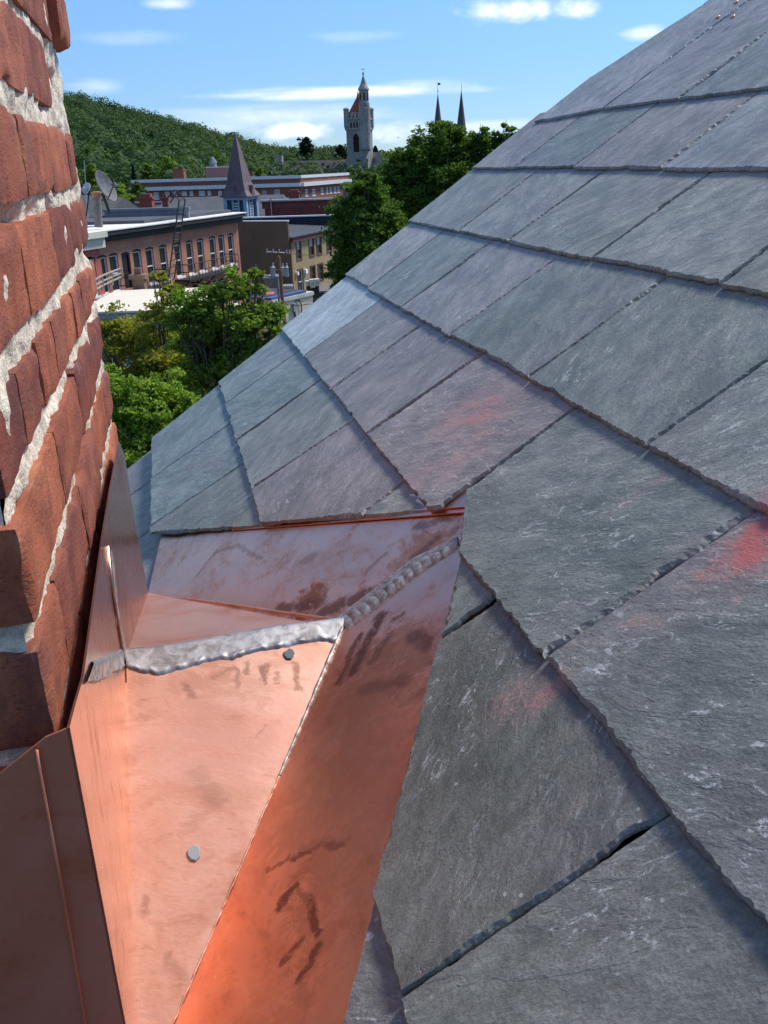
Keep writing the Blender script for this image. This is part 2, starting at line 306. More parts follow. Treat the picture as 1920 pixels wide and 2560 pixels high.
# ------------------------------------------------------------------ slates
def clip(poly, a, b_):
    """keep the part of poly to the left of a->b"""
    out = []; a = np.array(a); d = np.array(b_)-a; s = lambda p: d[0]*(p[1]-a[1])-d[1]*(p[0]-a[0])
    for i in range(len(poly)):
        p, q = poly[i], poly[(i+1) % len(poly)]; sp, sq = s(p), s(q)
        if sp >= 0: out.append(p)
        if sp*sq < 0: out.append(p+(q-p)*(sp/(sp-sq)))
    return out
EXPO = .44*.43; THK = .0046
def slate_mesh(poly, vb, hb, seed, edges=None):
    """poly in roof (u, v); returns verts/faces in (v, u, h) about its centroid"""
    poly = [np.array(p, float) for p in poly]
    ar = sum(poly[i][0]*poly[(i+1) % len(poly)][1]-poly[(i+1) % len(poly)][0]*poly[i][1] for i in range(len(poly)))
    if ar < 0: poly = poly[::-1]
    cen = sum(poly)/len(poly); pts = []; ins = []; cot = []
    r = np.random.default_rng(seed)
    for i in range(len(poly)):
        a, b = poly[i-1]-poly[i], poly[(i+1) % len(poly)]-poly[i]; th = math.acos(max(-1, min(1, a@b/np.linalg.norm(a)/np.linalg.norm(b)))); cot.append(min(3, 1/max(math.tan(th/2), .05)))
    for i in range(len(poly)):
        p, q = poly[i], poly[(i+1) % len(poly)]; L = np.linalg.norm(q-p)
        if L < 1e-4: continue
        t = (q-p)/L; nn = np.array([-t[1], t[0]])              # inward for ccw
        k = max(2, int(L/.0026)); s = np.arange(k)/k*L
        butt = abs(t[1]) < .35
        amp = .0016 if butt else .0013
        jit = (vnoise(s*45, seed+i*3)*amp*.55+vnoise(s*130, seed+i*5)*amp*.5+vnoise(s*330, seed+i*23)*amp*.35+r.normal(0, .00032, k)-.0005)
        bow = vnoise(s*9, seed+i)*.0012
        fade = np.clip(np.minimum(s, L-s)/.006, 0.15, 1)
        chip = np.maximum(0, vnoise(s*19, seed+i*11)-.55)*.010
        off = (jit+bow+chip)*fade
        base = (.0021 if butt else .0014)
        ww = base*(.5+.9*np.abs(vnoise(s*120, seed+i*17)))+np.maximum(0, vnoise(s*13, seed+i*13)-.25)*(.0075 if butt else .006)*(.6+.4*vnoise(s*210, seed+i*29))
        if not butt: ww = ww+np.clip(vnoise(s*6, seed+i*19)+.02, 0, .45)*(.0036+.006*np.abs(np.sin(s*210+vnoise(s*45, seed)*5)))
        ww = np.minimum(np.maximum(ww, .0006), .0012+np.minimum(s, L-s)*.7)
        for j in range(k): pts.append(p+t*s[j]+nn*off[j]); ins.append((p, t, nn, s[j], L, ww[j], cot[i], cot[(i+1) % len(poly)], off[j]))
    n = len(pts); pts = np.array(pts)
    def inset(f):
        out = []
        for (p, t, nn, s_, L, w_, c0, c1, of) in ins:
            w2 = w_*f+max(of, 0)*.9+min(of, 0)*.3; lo, hi = w2*c0, L-w2*c1
            out.append(p+t*(min(max(s_, lo), hi) if hi > lo else L/2)+nn*w2)
        return np.array(out)
    tilt = -(THK+.0012)/EXPO
    def z(P, h): return hb+h+(P[:, 1]-vb)*tilt
    r0 = pts; r1 = pts*.7+inset(.5)*.3; r2 = pts*.35+inset(1.)*.65; r3 = inset(1.)
    hs = [0, THK*.45, THK*.78, THK]
    V = []
    for P, h in zip((r0, r1, r2, r3), hs):
        zz = z(P, h)+(r.normal(0, .0002, n) if 0 < h < THK else 0)
        V += [(P[j, 1]-cen[1], P[j, 0]-cen[0], zz[j]) for j in range(n)]
    F = []
    ctr = r3.mean(0); r3s = sum(np.roll(r3, q, 0) for q in range(-6, 7))/13; warp = lambda P, f: (1-f)*.0011*fbm2(P[:, 0]*14+seed, P[:, 1]*14, seed, 2)
    rows = 4
    for f in (.95, .86, .72, .52, .28):
        P = ctr+(r3s-ctr)*f; zz = z(P, THK)+warp(P, f); V += [(P[j, 1]-cen[1], P[j, 0]-cen[0], zz[j]) for j in range(n)]; rows += 1
    for k in range(rows-1):
        for j in range(n): F.append((k*n+j, (k+1)*n+j, (k+1)*n+(j+1) % n, k*n+(j+1) % n))
    o = len(V); V.append((ctr[1]-cen[1], ctr[0]-cen[0], float(z(ctr[None], THK)[0]))); V.append((ctr[1]-cen[1], ctr[0]-cen[0], float(z(ctr[None], 0)[0])))
    for j in range(n): F.append(((rows-1)*n+j, o, (rows-1)*n+(j+1) % n)); F.append((j, (j+1) % n, o+1))
    return V, F, cen

house = empty('slate_roof', RO, 'grey slate roof slope filling the right half with ragged chipped courses', 'roof')
house.matrix_world = roofM
def A_(x, y): return uv(300+x/2.074, 800+y/2.074)[0]
def B_(x, y): return uv(1000+x/1.803, y/1.803)[0]
def C_(x, y): return uv(1000+x/1.803, 600+y/1.803)[0]
def D_(x, y): return duv(x, y)[0]
VB = {8: -1.38*DR, 7: -.918*DR, 6: -.462*DR, 5: -.02*DR, 4: .405*DR, 3: .84*DR, 2: 1.26*DR, 1: 1.645*DR}
JOINTS = {
 1: [(B_(880, 520), B_(1570, 0)), (B_(1230, 470), B_(1659, 160)), (1.02, 1.0), (.62, .6), (.3, .3)],
 2: [(B_(475, 790), B_(790, 540)), (B_(745, 790), B_(1095, 510)), (B_(1140, 795), B_(1575, 440)), (.93, .93), (.64, .63), (.3, .3), (.05, .05)],
 3: [(B_(235, 1070), B_(570, 800)), (B_(470, 1105), B_(870, 800)), (B_(840, 1190), B_(1350, 800)), (B_(1405, 1315), B_(1659, 1120)), (.42, .42), (.1, .1)],
 4: [(D_(788, 630), B_(160, 1060)), (C_(10, 305), C_(375, 25)), (C_(230, 430), C_(685, 90)), (C_(600, 610), C_(1165, 185)), (C_(1110, 935), C_(1659, 545)), (.22, .22)],
 5: [(A_(965, 185), A_(1225, -10)), (A_(1095, 360), A_(1560, 20)), (A_(1285, 590), D_(1030, 765)), (D_(985, 1070), D_(1225, 885)), (D_(1182, 1420), D_(1607, 1110)), (.12, .12)],
 6: [(A_(605, 390), A_(920, 155)), (A_(620, 615), A_(1040, 295)), (A_(700, 865), A_(1205, 510)), (A_(1240, 1020), A_(1465, 830)), (D_(925, 1378), D_(1058, 1288)), (D_(878, 2147), D_(1430, 1755)), (.05, .05)],
 7: [(A_(215, 785), A_(580, 515)), (A_(200, 1040), A_(640, 730)), (1.1, 1.1), (.18, .18)],
 8: [(A_(40, 860), A_(195, 740)), (A_(85, 1080), A_(190, 990)), (1.2, 1.2)],
}
URAKE, UMIN, VTOP = 4.67*DR, -.45, 2.8*DR
FARA, FARB = duv(340, 1152), duv(1002, 1090)      # cut line above the far valley
NEAR = [duv(992, 1190), duv(952, 1362), duv(800, 1930), duv(735, 2212)]
NEND = NEAR[3]+(NEAR[3]-NEAR[1])*1.2
GREYS = [(.270, .278, .272), (.225, .245, .238), (.300, .292, .292), (.240, .246, .234), (.275, .258, .262), (.218, .236, .232)]
TONE = {(5, 0): (.27, .30, .33), (6, 3): (.150, .135, .148), (4, 2): (.150, .146, .160), (5, 2): (.152, .142, .152), (5, 3): (.160, .140, .148), (6, 6): (.105, .106, .106), (6, 5): (.085, .086, .084), (7, 3): (.105, .10, .108),
        (5, 4): (.108, .118, .118), (5, 5): (.112, .116, .118), (4, 4): (.118, .132, .130), (4, 5): (.122, .130, .130), (7, 0): (.118, .138, .148), (7, 1): (.122, .142, .152), (6, 0): (.128, .146, .156), (6, 1): (.126, .148, .152), (2, 3): (.165, .170, .185), (1, 0): (.155, .155, .165), (1, 1): (.15, .152, .16)}
LAB = {(5, 0): 'pale scuffed slate on the rake edge', (5, 3): 'slate with a soft pink patch', (5, 5): 'large slate with red specks along its upper edge', (6, 3): 'purplish slate with its foot cut along the copper', (5, 4): 'slate with a clipped corner beside the copper', (6, 4): 'small triangular cut slate', (6, 5): 'dark slate cut along the copper valley'}
for k in range(8, 0, -1):
    js = [(URAKE+.004*math.sin(k*5), URAKE+.004*math.sin(k*9))]+JOINTS[k]+([(UMIN, UMIN)] if k != 8 else [])
    vb = VB[k]; vt = (VB[k-1] if k > 1 else VTOP)
    if k == 1: js[0] = (uv(1335, 305)[0], uv(1335, 305)[0]-.02)
    for i in range(len(js)-1):
        (a0, a1), (b0, b1) = js[i], js[i+1]
        sl = lambda x0, x1: x1+(x1-x0)/(vt-vb)*.028
        g = .0016
        v0 = vb+random.uniform(-.003, .003)
        vv = vt+.028 if k > 1 else vt
        P = [np.array(q) for q in ((a0-g, v0), (sl(a0, a1)-g, vv), (sl(b0, b1)+g, vv), (b0+g, v0))]
        if k == 1 and i == 0: P = [np.array(q) for q in (tuple(uv(1337, 306)), tuple(uv(1475, 190)), tuple(uv(1736, 12)), tuple(uv(1840, -70)), (sl(b0, b1)+g, vv), (b0+g, v0))]
        hb = .0098
        if k in (5, 6, 7):               # trim to the valley cuts
            far = lambda Q: clip(Q, FARB, FARA); near = lambda Q: clip(Q, NEND, NEAR[0])
            extra = []
            if (k == 6 and i <= 3) or (k == 7 and i <= 2) or (k == 5 and i <= 3): P = far(P)
            elif k == 6 and i == 4: P, extra = near(P), far(P)
            elif k != 5: P = near(P)
            if k == 5 and i == 4: P = clip(P, duv(990, 1192), duv(1003, 1088))
        if k == 8: hb = -.006
        if len(P) < 3: continue
        jobs = [P]
        if k == 6 and i == 4: jobs = [q for q in (P, extra) if len(q) > 2]
        for Q in jobs:
            V, F, cen = slate_mesh(Q, vb, hb, k*31+i*7+3)
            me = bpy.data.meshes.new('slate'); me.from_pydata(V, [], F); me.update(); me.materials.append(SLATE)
            me.polygons.foreach_set('use_smooth', [min(f) >= 3*0+len(V)*0 and min(f) >= 4*((len(V)-2)//9) for f in F])
            o = bpy.data.objects.new('slate', me); C.objects.link(o); o.parent = house; o.location = (cen[1], cen[0], 0)
            base = TONE.get((k, i), GREYS[(k*5+i*3) % 6]); t = random.uniform(1.02, 1.20)*(1.78 if (k, i) in TONE else 1)
            o.color = (base[0]*t*1.04, base[1]*t*1.035, base[2]*t*(.92 if (k, i) in TONE else .95), 1)
            if (k, i) in LAB: o['label'] = LAB[(k, i)]
for (x, y) in ((1430, 76), (1497, 74), (1512, 9)):      # copper nail heads near the ridge
    q = uv(1000+x/1.803, y/1.803, .017); me_ = MB().lathe((0, 0, 0), [(.001, -.004), (.0052, -.0002), (.0052, .0006), (.0025, .0014)], 10)
    o = me_.build('nail_head', material('copper_nail', (.62, .36, .26), .5, .6), house, True); o.matrix_parent_inverse = Matrix.Identity(4); o.location = (q[1], q[0], .0165)
def roofsheet(name, poly, h, th, m, parent=house):
    mb = MB(); n = len(poly)
    vs = [roofpt(p[0], p[1], h) for p in poly]+[roofpt(p[0], p[1], h-th) for p in poly]
    fs = [tuple(range(n)), tuple(range(n, 2*n))[::-1]]+[(i, n+i, n+(i+1) % n, (i+1) % n) for i in range(n)]
    mb.add(vs, fs); o = mb.build(name, m, parent)
    bm = bmesh.new(); bm.from_mesh(o.data); bmesh.ops.recalc_face_normals(bm, faces=bm.faces); bm.to_mesh(o.data); bm.free()
    return o
def wood_nodes(N, b):
    p = coords(N); N.set(b, 'Base Color', N.mix(N.noise(N.mapping(p, (3, 60, 3)), 2, 5), (.10, .075, .055), (.2, .16, .12)))
FELT = material('roofing_felt', (.03, .03, .032), .9)
roofsheet('roof_deck', [(UMIN-.4, -1.0), (UMIN-.4, VTOP+.02), (URAKE-.2, VTOP+.02), (URAKE-.2, -1.0)], -.016, .03, FELT)
def brickwall(name, c1, c2, scale=1.0, rough=.85):
    def fn(N, b):
        p = coords(N); n1 = N.noise(p, .22*scale, 5, .6); n2 = N.noise(N.mapping(p, (1, 1, .15)), 1.1*scale, 5, .65); n3 = N.noise(N.mapping(p, (3, 3, 13)), 1.0, 2, .5)
        col = N.mix(N.ramp(n1, .3, .7), c1, c2); col = N.mix(N.math('MULTIPLY', N.ramp(n2, .45, .75), .45), col, N.mix(1., col, (.62, .58, .56), 'MULTIPLY'))
        col = N.mix(N.math('MULTIPLY', N.ramp(n3, .4, .65), .4), col, N.mix(1., col, (1.25, 1.22, 1.2), 'MULTIPLY'))
        N.set(b, 'Base Color', col); N.set(b, 'Normal', N.bump(n3, .4, .03))
    return material(name, rough=rough, fn=fn)
def worn(name, col, var=.2, scale=1., rough=.75, metal=0., stretch=(1, 1, 1)):
    def fn(N, b):
        p = N.mapping(coords(N), stretch); n1 = N.noise(p, 1.3*scale, 6, .65, .3)
        N.set(b, 'Base Color', N.mix(N.ramp(n1, .3, .7), tuple(x*(1-var) for x in col), tuple(min(1, x*(1+var)) for x in col)))
    return material(name, col, rough, metal, fn)
RED_WALL = brickwall('red_brick_wall', (.22, .075, .05), (.30, .11, .075))
# gable wall and the slope beyond the ridge, so that the house is whole
mb = MB(); m0 = 2*VTOP*math.cos(PR)
sec = [(-1.0, -.06), (VTOP, -.06)]
ev = [RO+d_*(-1.0)-n_*.06, RO+d_*VTOP-n_*.06]
far_e = ev[1]+e_*(VTOP+1)*math.cos(PR)-Z*(VTOP+1)*math.sin(PR)
ring = [np.array([*ev[0][:2], 0]), ev[0], ev[1], far_e, np.array([*far_e[:2], 0])]
vs = [p+c_*(UMIN-.35) for p in ring]+[p+c_*(URAKE-.22) for p in ring]
mb.add(vs, [(0, 1, 2, 3, 4), (9, 8, 7, 6, 5), (0, 5, 6, 1), (1, 6, 7, 2), (2, 7, 8, 3), (3, 8, 9, 4)])
mb.build('gable_wall', RED_WALL, house)
mb = MB(); r1 = RO+d_*(VTOP+.01)-n_*.01; fd = (far_e-ev[1])/np.linalg.norm(far_e-ev[1]); fn_ = np.cross(c_, fd); fn_ = fn_ if fn_[2] > 0 else -fn_
mb.frame_box(r1, fd, c_, fn_, 0, VTOP+1.1, UMIN-.4, URAKE-.2, -.03, -.004)
o = mb.build('rear_slope', SLATE, house); o.color = (.13, .14, .15, 1)

# ------------------------------------------------------------------ copper saddle between the roof and the chimney
EC = -.0815
flash = empty('copper_flashing', roofpt(1.8*DR, -.348*DR), 'bright copper cricket flashing with soldered seams between brick chimney and slates', 'flashing')
def P3(p, h=.003): return roofpt(p[0], p[1], h)
Ju = duv(740, 1358, .003); Vu = duv(375, 2212, .003); J = P3(Ju); S_ = duv(992, 1172, .003)
def v_at(E, h=.003): return (E-((RO+n_*h-CAM)@e_))/math.cos(PR)
vE = v_at(EC); t = (vE-Ju[1])/(Vu[1]-Ju[1]); VNu = Ju+(Vu-Ju)*t; VN = P3(VNu)
FVu = np.array([duv(320, 1280, .003)[0], vE]); FV = P3(FVu)
Kp = wallpt((J-CAM)@c_, (J-CAM)[2], EC)
def sheet(name, pts, m, parent=flash, th=.0016, flip=False):
    """planar copper sheet: pts in order, thickness on the back"""
    pts = [np.array(p) for p in pts]; n = len(pts); nn = np.zeros(3)
    for i in range(n): nn += np.cross(pts[i]-pts[0], pts[(i+1) % n]-pts[0])
    nn /= np.linalg.norm(nn); nn = -nn if flip else nn
    mb = MB().add(pts+[p-nn*th for p in pts], [tuple(range(n)), tuple(range(n, 2*n))[::-1]]+[(i, n+i, n+(i+1) % n, (i+1) % n) for i in range(n)])
    o = mb.build(name, m, parent); bm = bmesh.new(); bm.from_mesh(o.data); bmesh.ops.recalc_face_normals(bm, faces=bm.faces)
    bm.to_mesh(o.data); bm.free(); return o
sm_E = [(P3(duv(*q)), r, k) for q, r, k in (((650, 1300), .05, .95), ((780, 1290), .05, .8), ((900, 1180), .05, .7), ((600, 1200), .03, .35), ((860, 1230), .05, .55))]
sm_D = [(P3(duv(*q)), r, k*.75) for q, r, k in (((800, 1400), .05, .95), ((860, 1440), .06, .9), ((880, 1370), .05, .7), ((760, 1520), .06, .7), ((700, 1840), .05, .85), ((640, 1960), .035, .8), ((760, 1650), .08, .7), ((690, 2010), .04, .7), ((640, 2060), .025, .8), ((780, 1480), .08, .8), ((660, 1750), .07, .5))]
nC = np.cross(Kp-J, VN-J); nC /= np.linalg.norm(nC); nC = nC if nC[2] > 0 else -nC
def onplane(x, y, P0, nn, off=0.):
    q = ray(x*KD, y*KD); return CAM+q*(((P0-CAM)@nn+off)/(q@nn))
sm_C = [(onplane(x, y, J, nC), r, k) for x, y, r, k in ((470, 1475, .035, .9), (400, 1490, .03, .7), (590, 1500, .025, .7), (430, 1560, .05, .6), (520, 1600, .05, .6), (480, 1720, .05, .7), (420, 1790, .03, .8), (350, 1640, .03, .45), (380, 1980, .02, .6), (440, 1640, .04, .6), (540, 1470, .03, .6), (600, 1430, .02, .6))]
def st_(fn, sc0, ox, oy, lst): return [(fn((ox+x0/sc0)/KD, (oy+y0/sc0)/KD), fn((ox+x1/sc0)/KD, (oy+y1/sc0)/KD), r, k) for (x0, y0, x1, y1, r, k) in lst]
onMp = lambda x, y: P3(duv(x, y, .003)); onCp = lambda x, y: onplane(x, y, J, nC)
str_D = st_(onMp, 1.659, 0, 1700, [(1155, 940, 1225, 860, .006, .9), (1290, 920, 1312, 1050, .006, .9), (1165, 1190, 1250, 1085, .005, .8), (1245, 1240, 1322, 1100, .006, .9), (1210, 745, 1330, 690, .005, .8), (1330, 690, 1440, 665, .006, .9), (1100, 790, 1210, 750, .004, .6), (1225, 860, 1295, 930, .004, .5)]) \
    + st_(onMp, 1.659, 200, 1050, [(1135, 1040, 1245, 815, .011, .95), (1070, 1090, 1160, 900, .008, .8), (1200, 1010, 1290, 880, .007, .6), (1380, 890, 1440, 930, .013, .75), (1180, 1120, 1350, 1080, .012, .5), (1300, 830, 1345, 800, .005, .6)])
str_E = st_(onMp, 1.659, 200, 1050, [(480, 650, 560, 550, .007, .35), (560, 550, 650, 520, .006, .35), (650, 520, 750, 575, .006, .35), (820, 785, 1000, 755, .012, .75), (1000, 800, 1190, 720, .014, .8), (1250, 700, 1480, 490, .010, .7), (1180, 640, 1260, 560, .006, .35), (900, 600, 960, 570, .012, .3), (1400, 440, 1560, 400, .010, .5)])
str_C = st_(onCp, 1.659, 200, 1050, [(690, 1015, 690, 1060, .005, .45), (770, 1020, 765, 1080, .006, .6), (885, 1015, 900, 1110, .006, .5), (640, 1030, 650, 1100, .005, .45), (815, 1050, 825, 1090, .004, .4), (440, 1095, 470, 1150, .007, .5), (560, 1070, 620, 1040, .006, .4)]) \
    + st_(onCp, 1.659, 0, 1700, [(1060, 230, 1110, 190, .003, .4), (430, 740, 436, 800, .003, .4), (820, 380, 900, 500, .014, .25), (690, 1180, 760, 1230, .008, .25), (600, 920, 590, 970, .006, .35)])
CU_E = material('copper_upper', fn=copper_nodes(.5, .33, 1.3, sm_E, (2, 2, 6), 1.05, strokes=str_E))
CU_D = material('copper_valley', fn=copper_nodes(.7, .27, 4.1, sm_D, (3, 3, 1.2), 1.0, strokes=str_D))
CU_C = material('copper_cricket', fn=copper_nodes(.55, .48, 7.7, [(P_, r_, k_*.45) for P_, r_, k_ in sm_C], (1.6, 4, 1.6), .80, strokes=str_C))
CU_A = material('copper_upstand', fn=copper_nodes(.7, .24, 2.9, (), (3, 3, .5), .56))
CU_B = material('copper_corner', fn=copper_nodes(1.6, .5, 5.5, (), (2, 2, 2), .95, (.50, .155, .075)))  # redder tarnish: reflection of brown roofs put into the colour
up3 = lambda q, k=.035: (q[0]-.0*k, q[1]+k)
Etop = [FARB+np.array([-.01, .03]), FARA+np.array([.02, .03])]
roofsheet('valley_sheet', [tuple(x) for x in (FVu, Ju, S_, Etop[0], Etop[1], FARA)], .003, .0016, CU_E, flash)
roofsheet('valley_sheet', [tuple(x) for x in (VNu, NEND+np.array([-.04, .02]), NEAR[2]+np.array([-.03, .03]), NEAR[0]+np.array([-.03, .03]), S_, Ju)], .003, .0016, CU_D, flash)
sheet('cricket_panel', [J, Kp, VN], CU_C)
sheet('cricket_panel', [Kp, J, FV], CU_C)
CC = .441; zt = lambda x, y: onwall(x*KD, y*KD, EC)
top = [zt(*q) for q in ((150, 1572), (165, 1515), (181, 1460), (203, 1300), (222, 1160), (238, 1060), (258, 955))]
rt = [zt(*q) for q in ((270, 985), (282, 1068), (281, 1062), (298, 1162), (308, 1215))]
CC = top[0][0]
foldpts = [(float((FV-CAM)@c_), float((FV-CAM)[2])), (float((Kp-CAM)@c_), float((Kp-CAM)[2])), (CC, float((VN-CAM)[2])-.02)]
poly = [wallpt(a, b, EC) for a, b in [tuple(x) for x in top]+[tuple(x) for x in rt]+foldpts]
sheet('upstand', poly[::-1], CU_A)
# wrap round the chimney's near corner, in shade
def onnear(x, y, c0):
    q = ray(x*KD, y*KD); X = q*(c0/(q@c_)); return np.array([X@e_, X[2]])
b0 = onnear(0, 1690, CC); b1 = onnear(150, 1572, CC); sl = (b1[1]-b0[1])/(b1[0]-b0[0])
nearpt = lambda e, z, c0=CC: CAM+c_*c0+e_*e+Z*z
el_ = -.62
pb = [nearpt(EC, top[0][1]), nearpt(EC-.0135, top[0][1]-.004), nearpt(el_, b1[1]+sl*(el_-b1[0])), nearpt(el_, -1.3), nearpt(EC, -1.3)]
sheet('corner_wrap', pb, CU_B)
for (x0, y0, x1, y1) in ((78, 1625, 180, 2212),):
    q0 = onnear(x0, y0, CC-.004); q1 = onnear(x1, y1, CC-.004)
    MB().tube([nearpt(q0[0], q0[1], CC-.002), nearpt((q0[0]+q1[0])/2+.001, (q0[1]+q1[1])/2, CC-.003), nearpt(q1[0]+(q1[0]-q0[0])*.3, q1[1]+(q1[1]-q0[1])*.3, CC-.002)], .0011, 6).build('standing_seam', CU_B, flash, True)
# fold beads along the upstand crease and corner
MB().tube([wallpt(foldpts[1][0], foldpts[1][1], EC+.0004), wallpt(CC, foldpts[2][1], EC+.0004)], .0014, 6).build('fold', CU_A, flash, True)
f2 = [zt(232, 1180), zt(243, 1290), zt(266, 1425)]
MB().tube([wallpt(a, b, EC+.0006) for a, b in f2], .0018, 6).build('fold', CU_A, flash, True)

def interp(pts, s):
    pts = np.array(pts, float); L = np.r_[0, np.cumsum(np.linalg.norm(np.diff(pts, axis=0), axis=1))]; L /= L[-1]
    return np.stack([np.interp(s, L, pts[:, k]) for k in range(pts.shape[1])], 1)
def strip(name, upper, lower, nn, m, ns=150, nt=14, h=.003, seed=0, drip=.002, ripple=0, lump=.0012, parent=flash, edge=.0):
    """a lumpy bead of solder between two edge polylines (world points) lying on a plane with normal nn"""
    s = np.linspace(0, 1, ns); U = interp(upper, s); Lw = interp(lower, s); L = np.linalg.norm(U[-1]-U[0])
    dw = (Lw-U); wn = np.linalg.norm(dw, axis=1)[:, None]; dw = dw/wn
    Lw = Lw+dw*(drip*(vnoise(s*L*58, seed)+.35*vnoise(s*L*240, seed+3)+2.2*np.maximum(0, vnoise(s*L*75, seed+5)-.5)))[:, None]
    U = U-dw*(edge*vnoise(s*L*160, seed+8))[:, None]
    V = []
    for i in range(nt):
        t = i/(nt-1); prof = (1-abs(2*t-1)**3.2)*h+(.0011*math.exp(-((t-.88)/.08)**2) if drip > .002 else 0)*(1+vnoise(s*L*180, seed+9))
        P = U*(1-t)+Lw*t
        bumps = lump*fbm2(s*L*45, t*1.6+np.zeros(ns), seed+21, 3)*(1 if 0 < i < nt-1 else 0)
        if ripple: bumps = bumps+(np.abs(np.sin((s*L*ripple+.35*(2*t-1)**2)*math.pi))-.5)*h*.75*(1-abs(2*t-1)**2)
        hh = prof+bumps if 0 < i < nt-1 else np.zeros(ns)-.0005
        V.append(P+nn[None]*hh[:, None])
    V = np.array(V).reshape(-1, 3)
    F = [(i*ns+j, i*ns+j+1, (i+1)*ns+j+1, (i+1)*ns+j) for i in range(nt-1) for j in range(ns-1)]
    o = link(name, V.tolist(), F, m, parent, True)
    bm = bmesh.new(); bm.from_mesh(o.data)
    bm.normal_update()
    if sum((f.normal.dot(Vector(nn)) for f in bm.faces)) < 0: bmesh.ops.reverse_faces(bm, faces=bm.faces)
    bm.to_mesh(o.data); bm.free(); return o
onC = lambda x, y: onplane(x, y, J, nC, .0006)
strip('solder_seam', [onC(*q) for q in ((270, 1400), (330, 1396), (400, 1386), (500, 1367), (600, 1350), (700, 1338), (742, 1332))],
      [onC(*q) for q in ((274, 1440), (300, 1455), (340, 1455), (410, 1442), (500, 1424), (560, 1408), (640, 1393), (715, 1384), (748, 1376))], nC, SOLDER, 260, 18, .0014, 3, .0030, 0, .0003)
onA = lambda x, y: onplane(x, y, wallpt(0, 0, EC), e_, .0006)
strip('solder_seam', [onA(*q) for q in ((200, 1428), (235, 1416), (262, 1402))], [onA(*q) for q in ((181, 1478), (220, 1470), (240, 1455), (262, 1448))], e_, SOLDER, 90, 14, .0022, 14, .003, 0, .0006)
onMh = lambda x, y: P3(duv(x, y, .0035), .0035)
strip('solder_seam', [onMh(*q) for q in ((728, 1338), (800, 1287), (890, 1217), (988, 1165))], [onMh(*q) for q in ((752, 1362), (812, 1315), (905, 1243), (992, 1182))], n_, DULL, 300, 12, .0017, 5, .0010, 84, .0005)
strip('solder_seam', [onMh(*q) for q in ((722, 1336), (800, 1276), (890, 1205), (988, 1158))], [onMh(*q) for q in ((730, 1348), (804, 1296), (894, 1226), (990, 1170))], n_, DULL, 200, 6, .0010, 25, .0012, 0, .0005)
bis = (nC+n_)/np.linalg.norm(nC+n_); tt_ = np.linspace(0, 1, 260); cr_ = [J+(VN-J)*t+bis*(.0006+.0004*float(vnoise(t*90, 4))) for t in tt_]
rad_ = [max(.0006, (.0026-.0016*min(1, t*2.4))*(1+.2*float(vnoise(t*50, 9)))+.0014*max(0, float(vnoise(t*30, 2))-.45)) for t in tt_]
MB().tube(cr_[:105], rad_[:105], 8).build('solder_seam', DULL, flash, True)
MB().tube(cr_[104:], [q*.8 for q in rad_[104:]], 8).build('solder_seam', CU_C, flash, True)
strip('solder_seam', [onMh(*q) for q in ((318, 1282), (450, 1296), (600, 1318), (720, 1334))], [onMh(*q) for q in ((318, 1288), (450, 1303), (600, 1326), (720, 1342))], n_, CU_C, 120, 5, .0012, 47, .001, 0, .0004)
strip('solder_seam', [onA(*q) for q in ((236, 1190), (241, 1260), (252, 1340), (268, 1420))], [onA(*q) for q in ((240, 1190), (247, 1260), (260, 1340), (276, 1420))], e_, DULL, 120, 6, .0016, 55, .0012, 40, .0008)
# the folded copper edges showing under the cut slates
dirc = FARA-FARB; dirc = dirc/np.linalg.norm(dirc); perp = np.array([dirc[1], -dirc[0]]); perp = perp if perp[1] > 0 else -perp
for (o0, o1, h0, h1, L0, L1) in ((-.005, .03, .0042, .0060, -.012, .50), (.0008, .03, .0068, .0084, -.012, .30)):
    pl = [FARB+dirc*L0+perp*o0, FARB+dirc*L0+perp*o1, FARB+dirc*L1+perp*o1, FARB+dirc*L1+perp*(o0+.004)]
    roofsheet('folded_edge', [tuple(x) for x in pl], h1, h1-h0, CU_D, flash)
# a flat solder splash and a stray flake of slate on the copper
for (x, y, r, lab) in ((418, 1840, .0062, 'small flat grey solder splash lying alone in the middle of the copper cricket'), (625, 1411, .0055, 'dark slate chip lying against the silvery solder ridge')):
    P = onplane(x, y, J, nC, .0016); a = (J-Kp)/np.linalg.norm(J-Kp); b = np.cross(nC, a); k = 9; rr = [r*random.uniform(.7, 1.15) for _ in range(k)]
    vs = [P+(a*math.cos(6.283*i/k)+b*math.sin(6.283*i/k)*1.15)*rr[i]*s+nC*h for (s, h) in ((1, -.0012), (1, -.0002), (.86, .0003)) for i in range(k)]
    fs = [(j*k+i, j*k+(i+1) % k, (j+1)*k+(i+1) % k, (j+1)*k+i) for j in range(2) for i in range(k)]+[tuple(2*k+i for i in range(k))]
    o = MB().add(vs, fs).build('grey_fleck', material('grey_flake', (.30, .31, .32) if x < 500 else (.13, .15, .15), .8)); tag(o, lab, 'grey fleck')

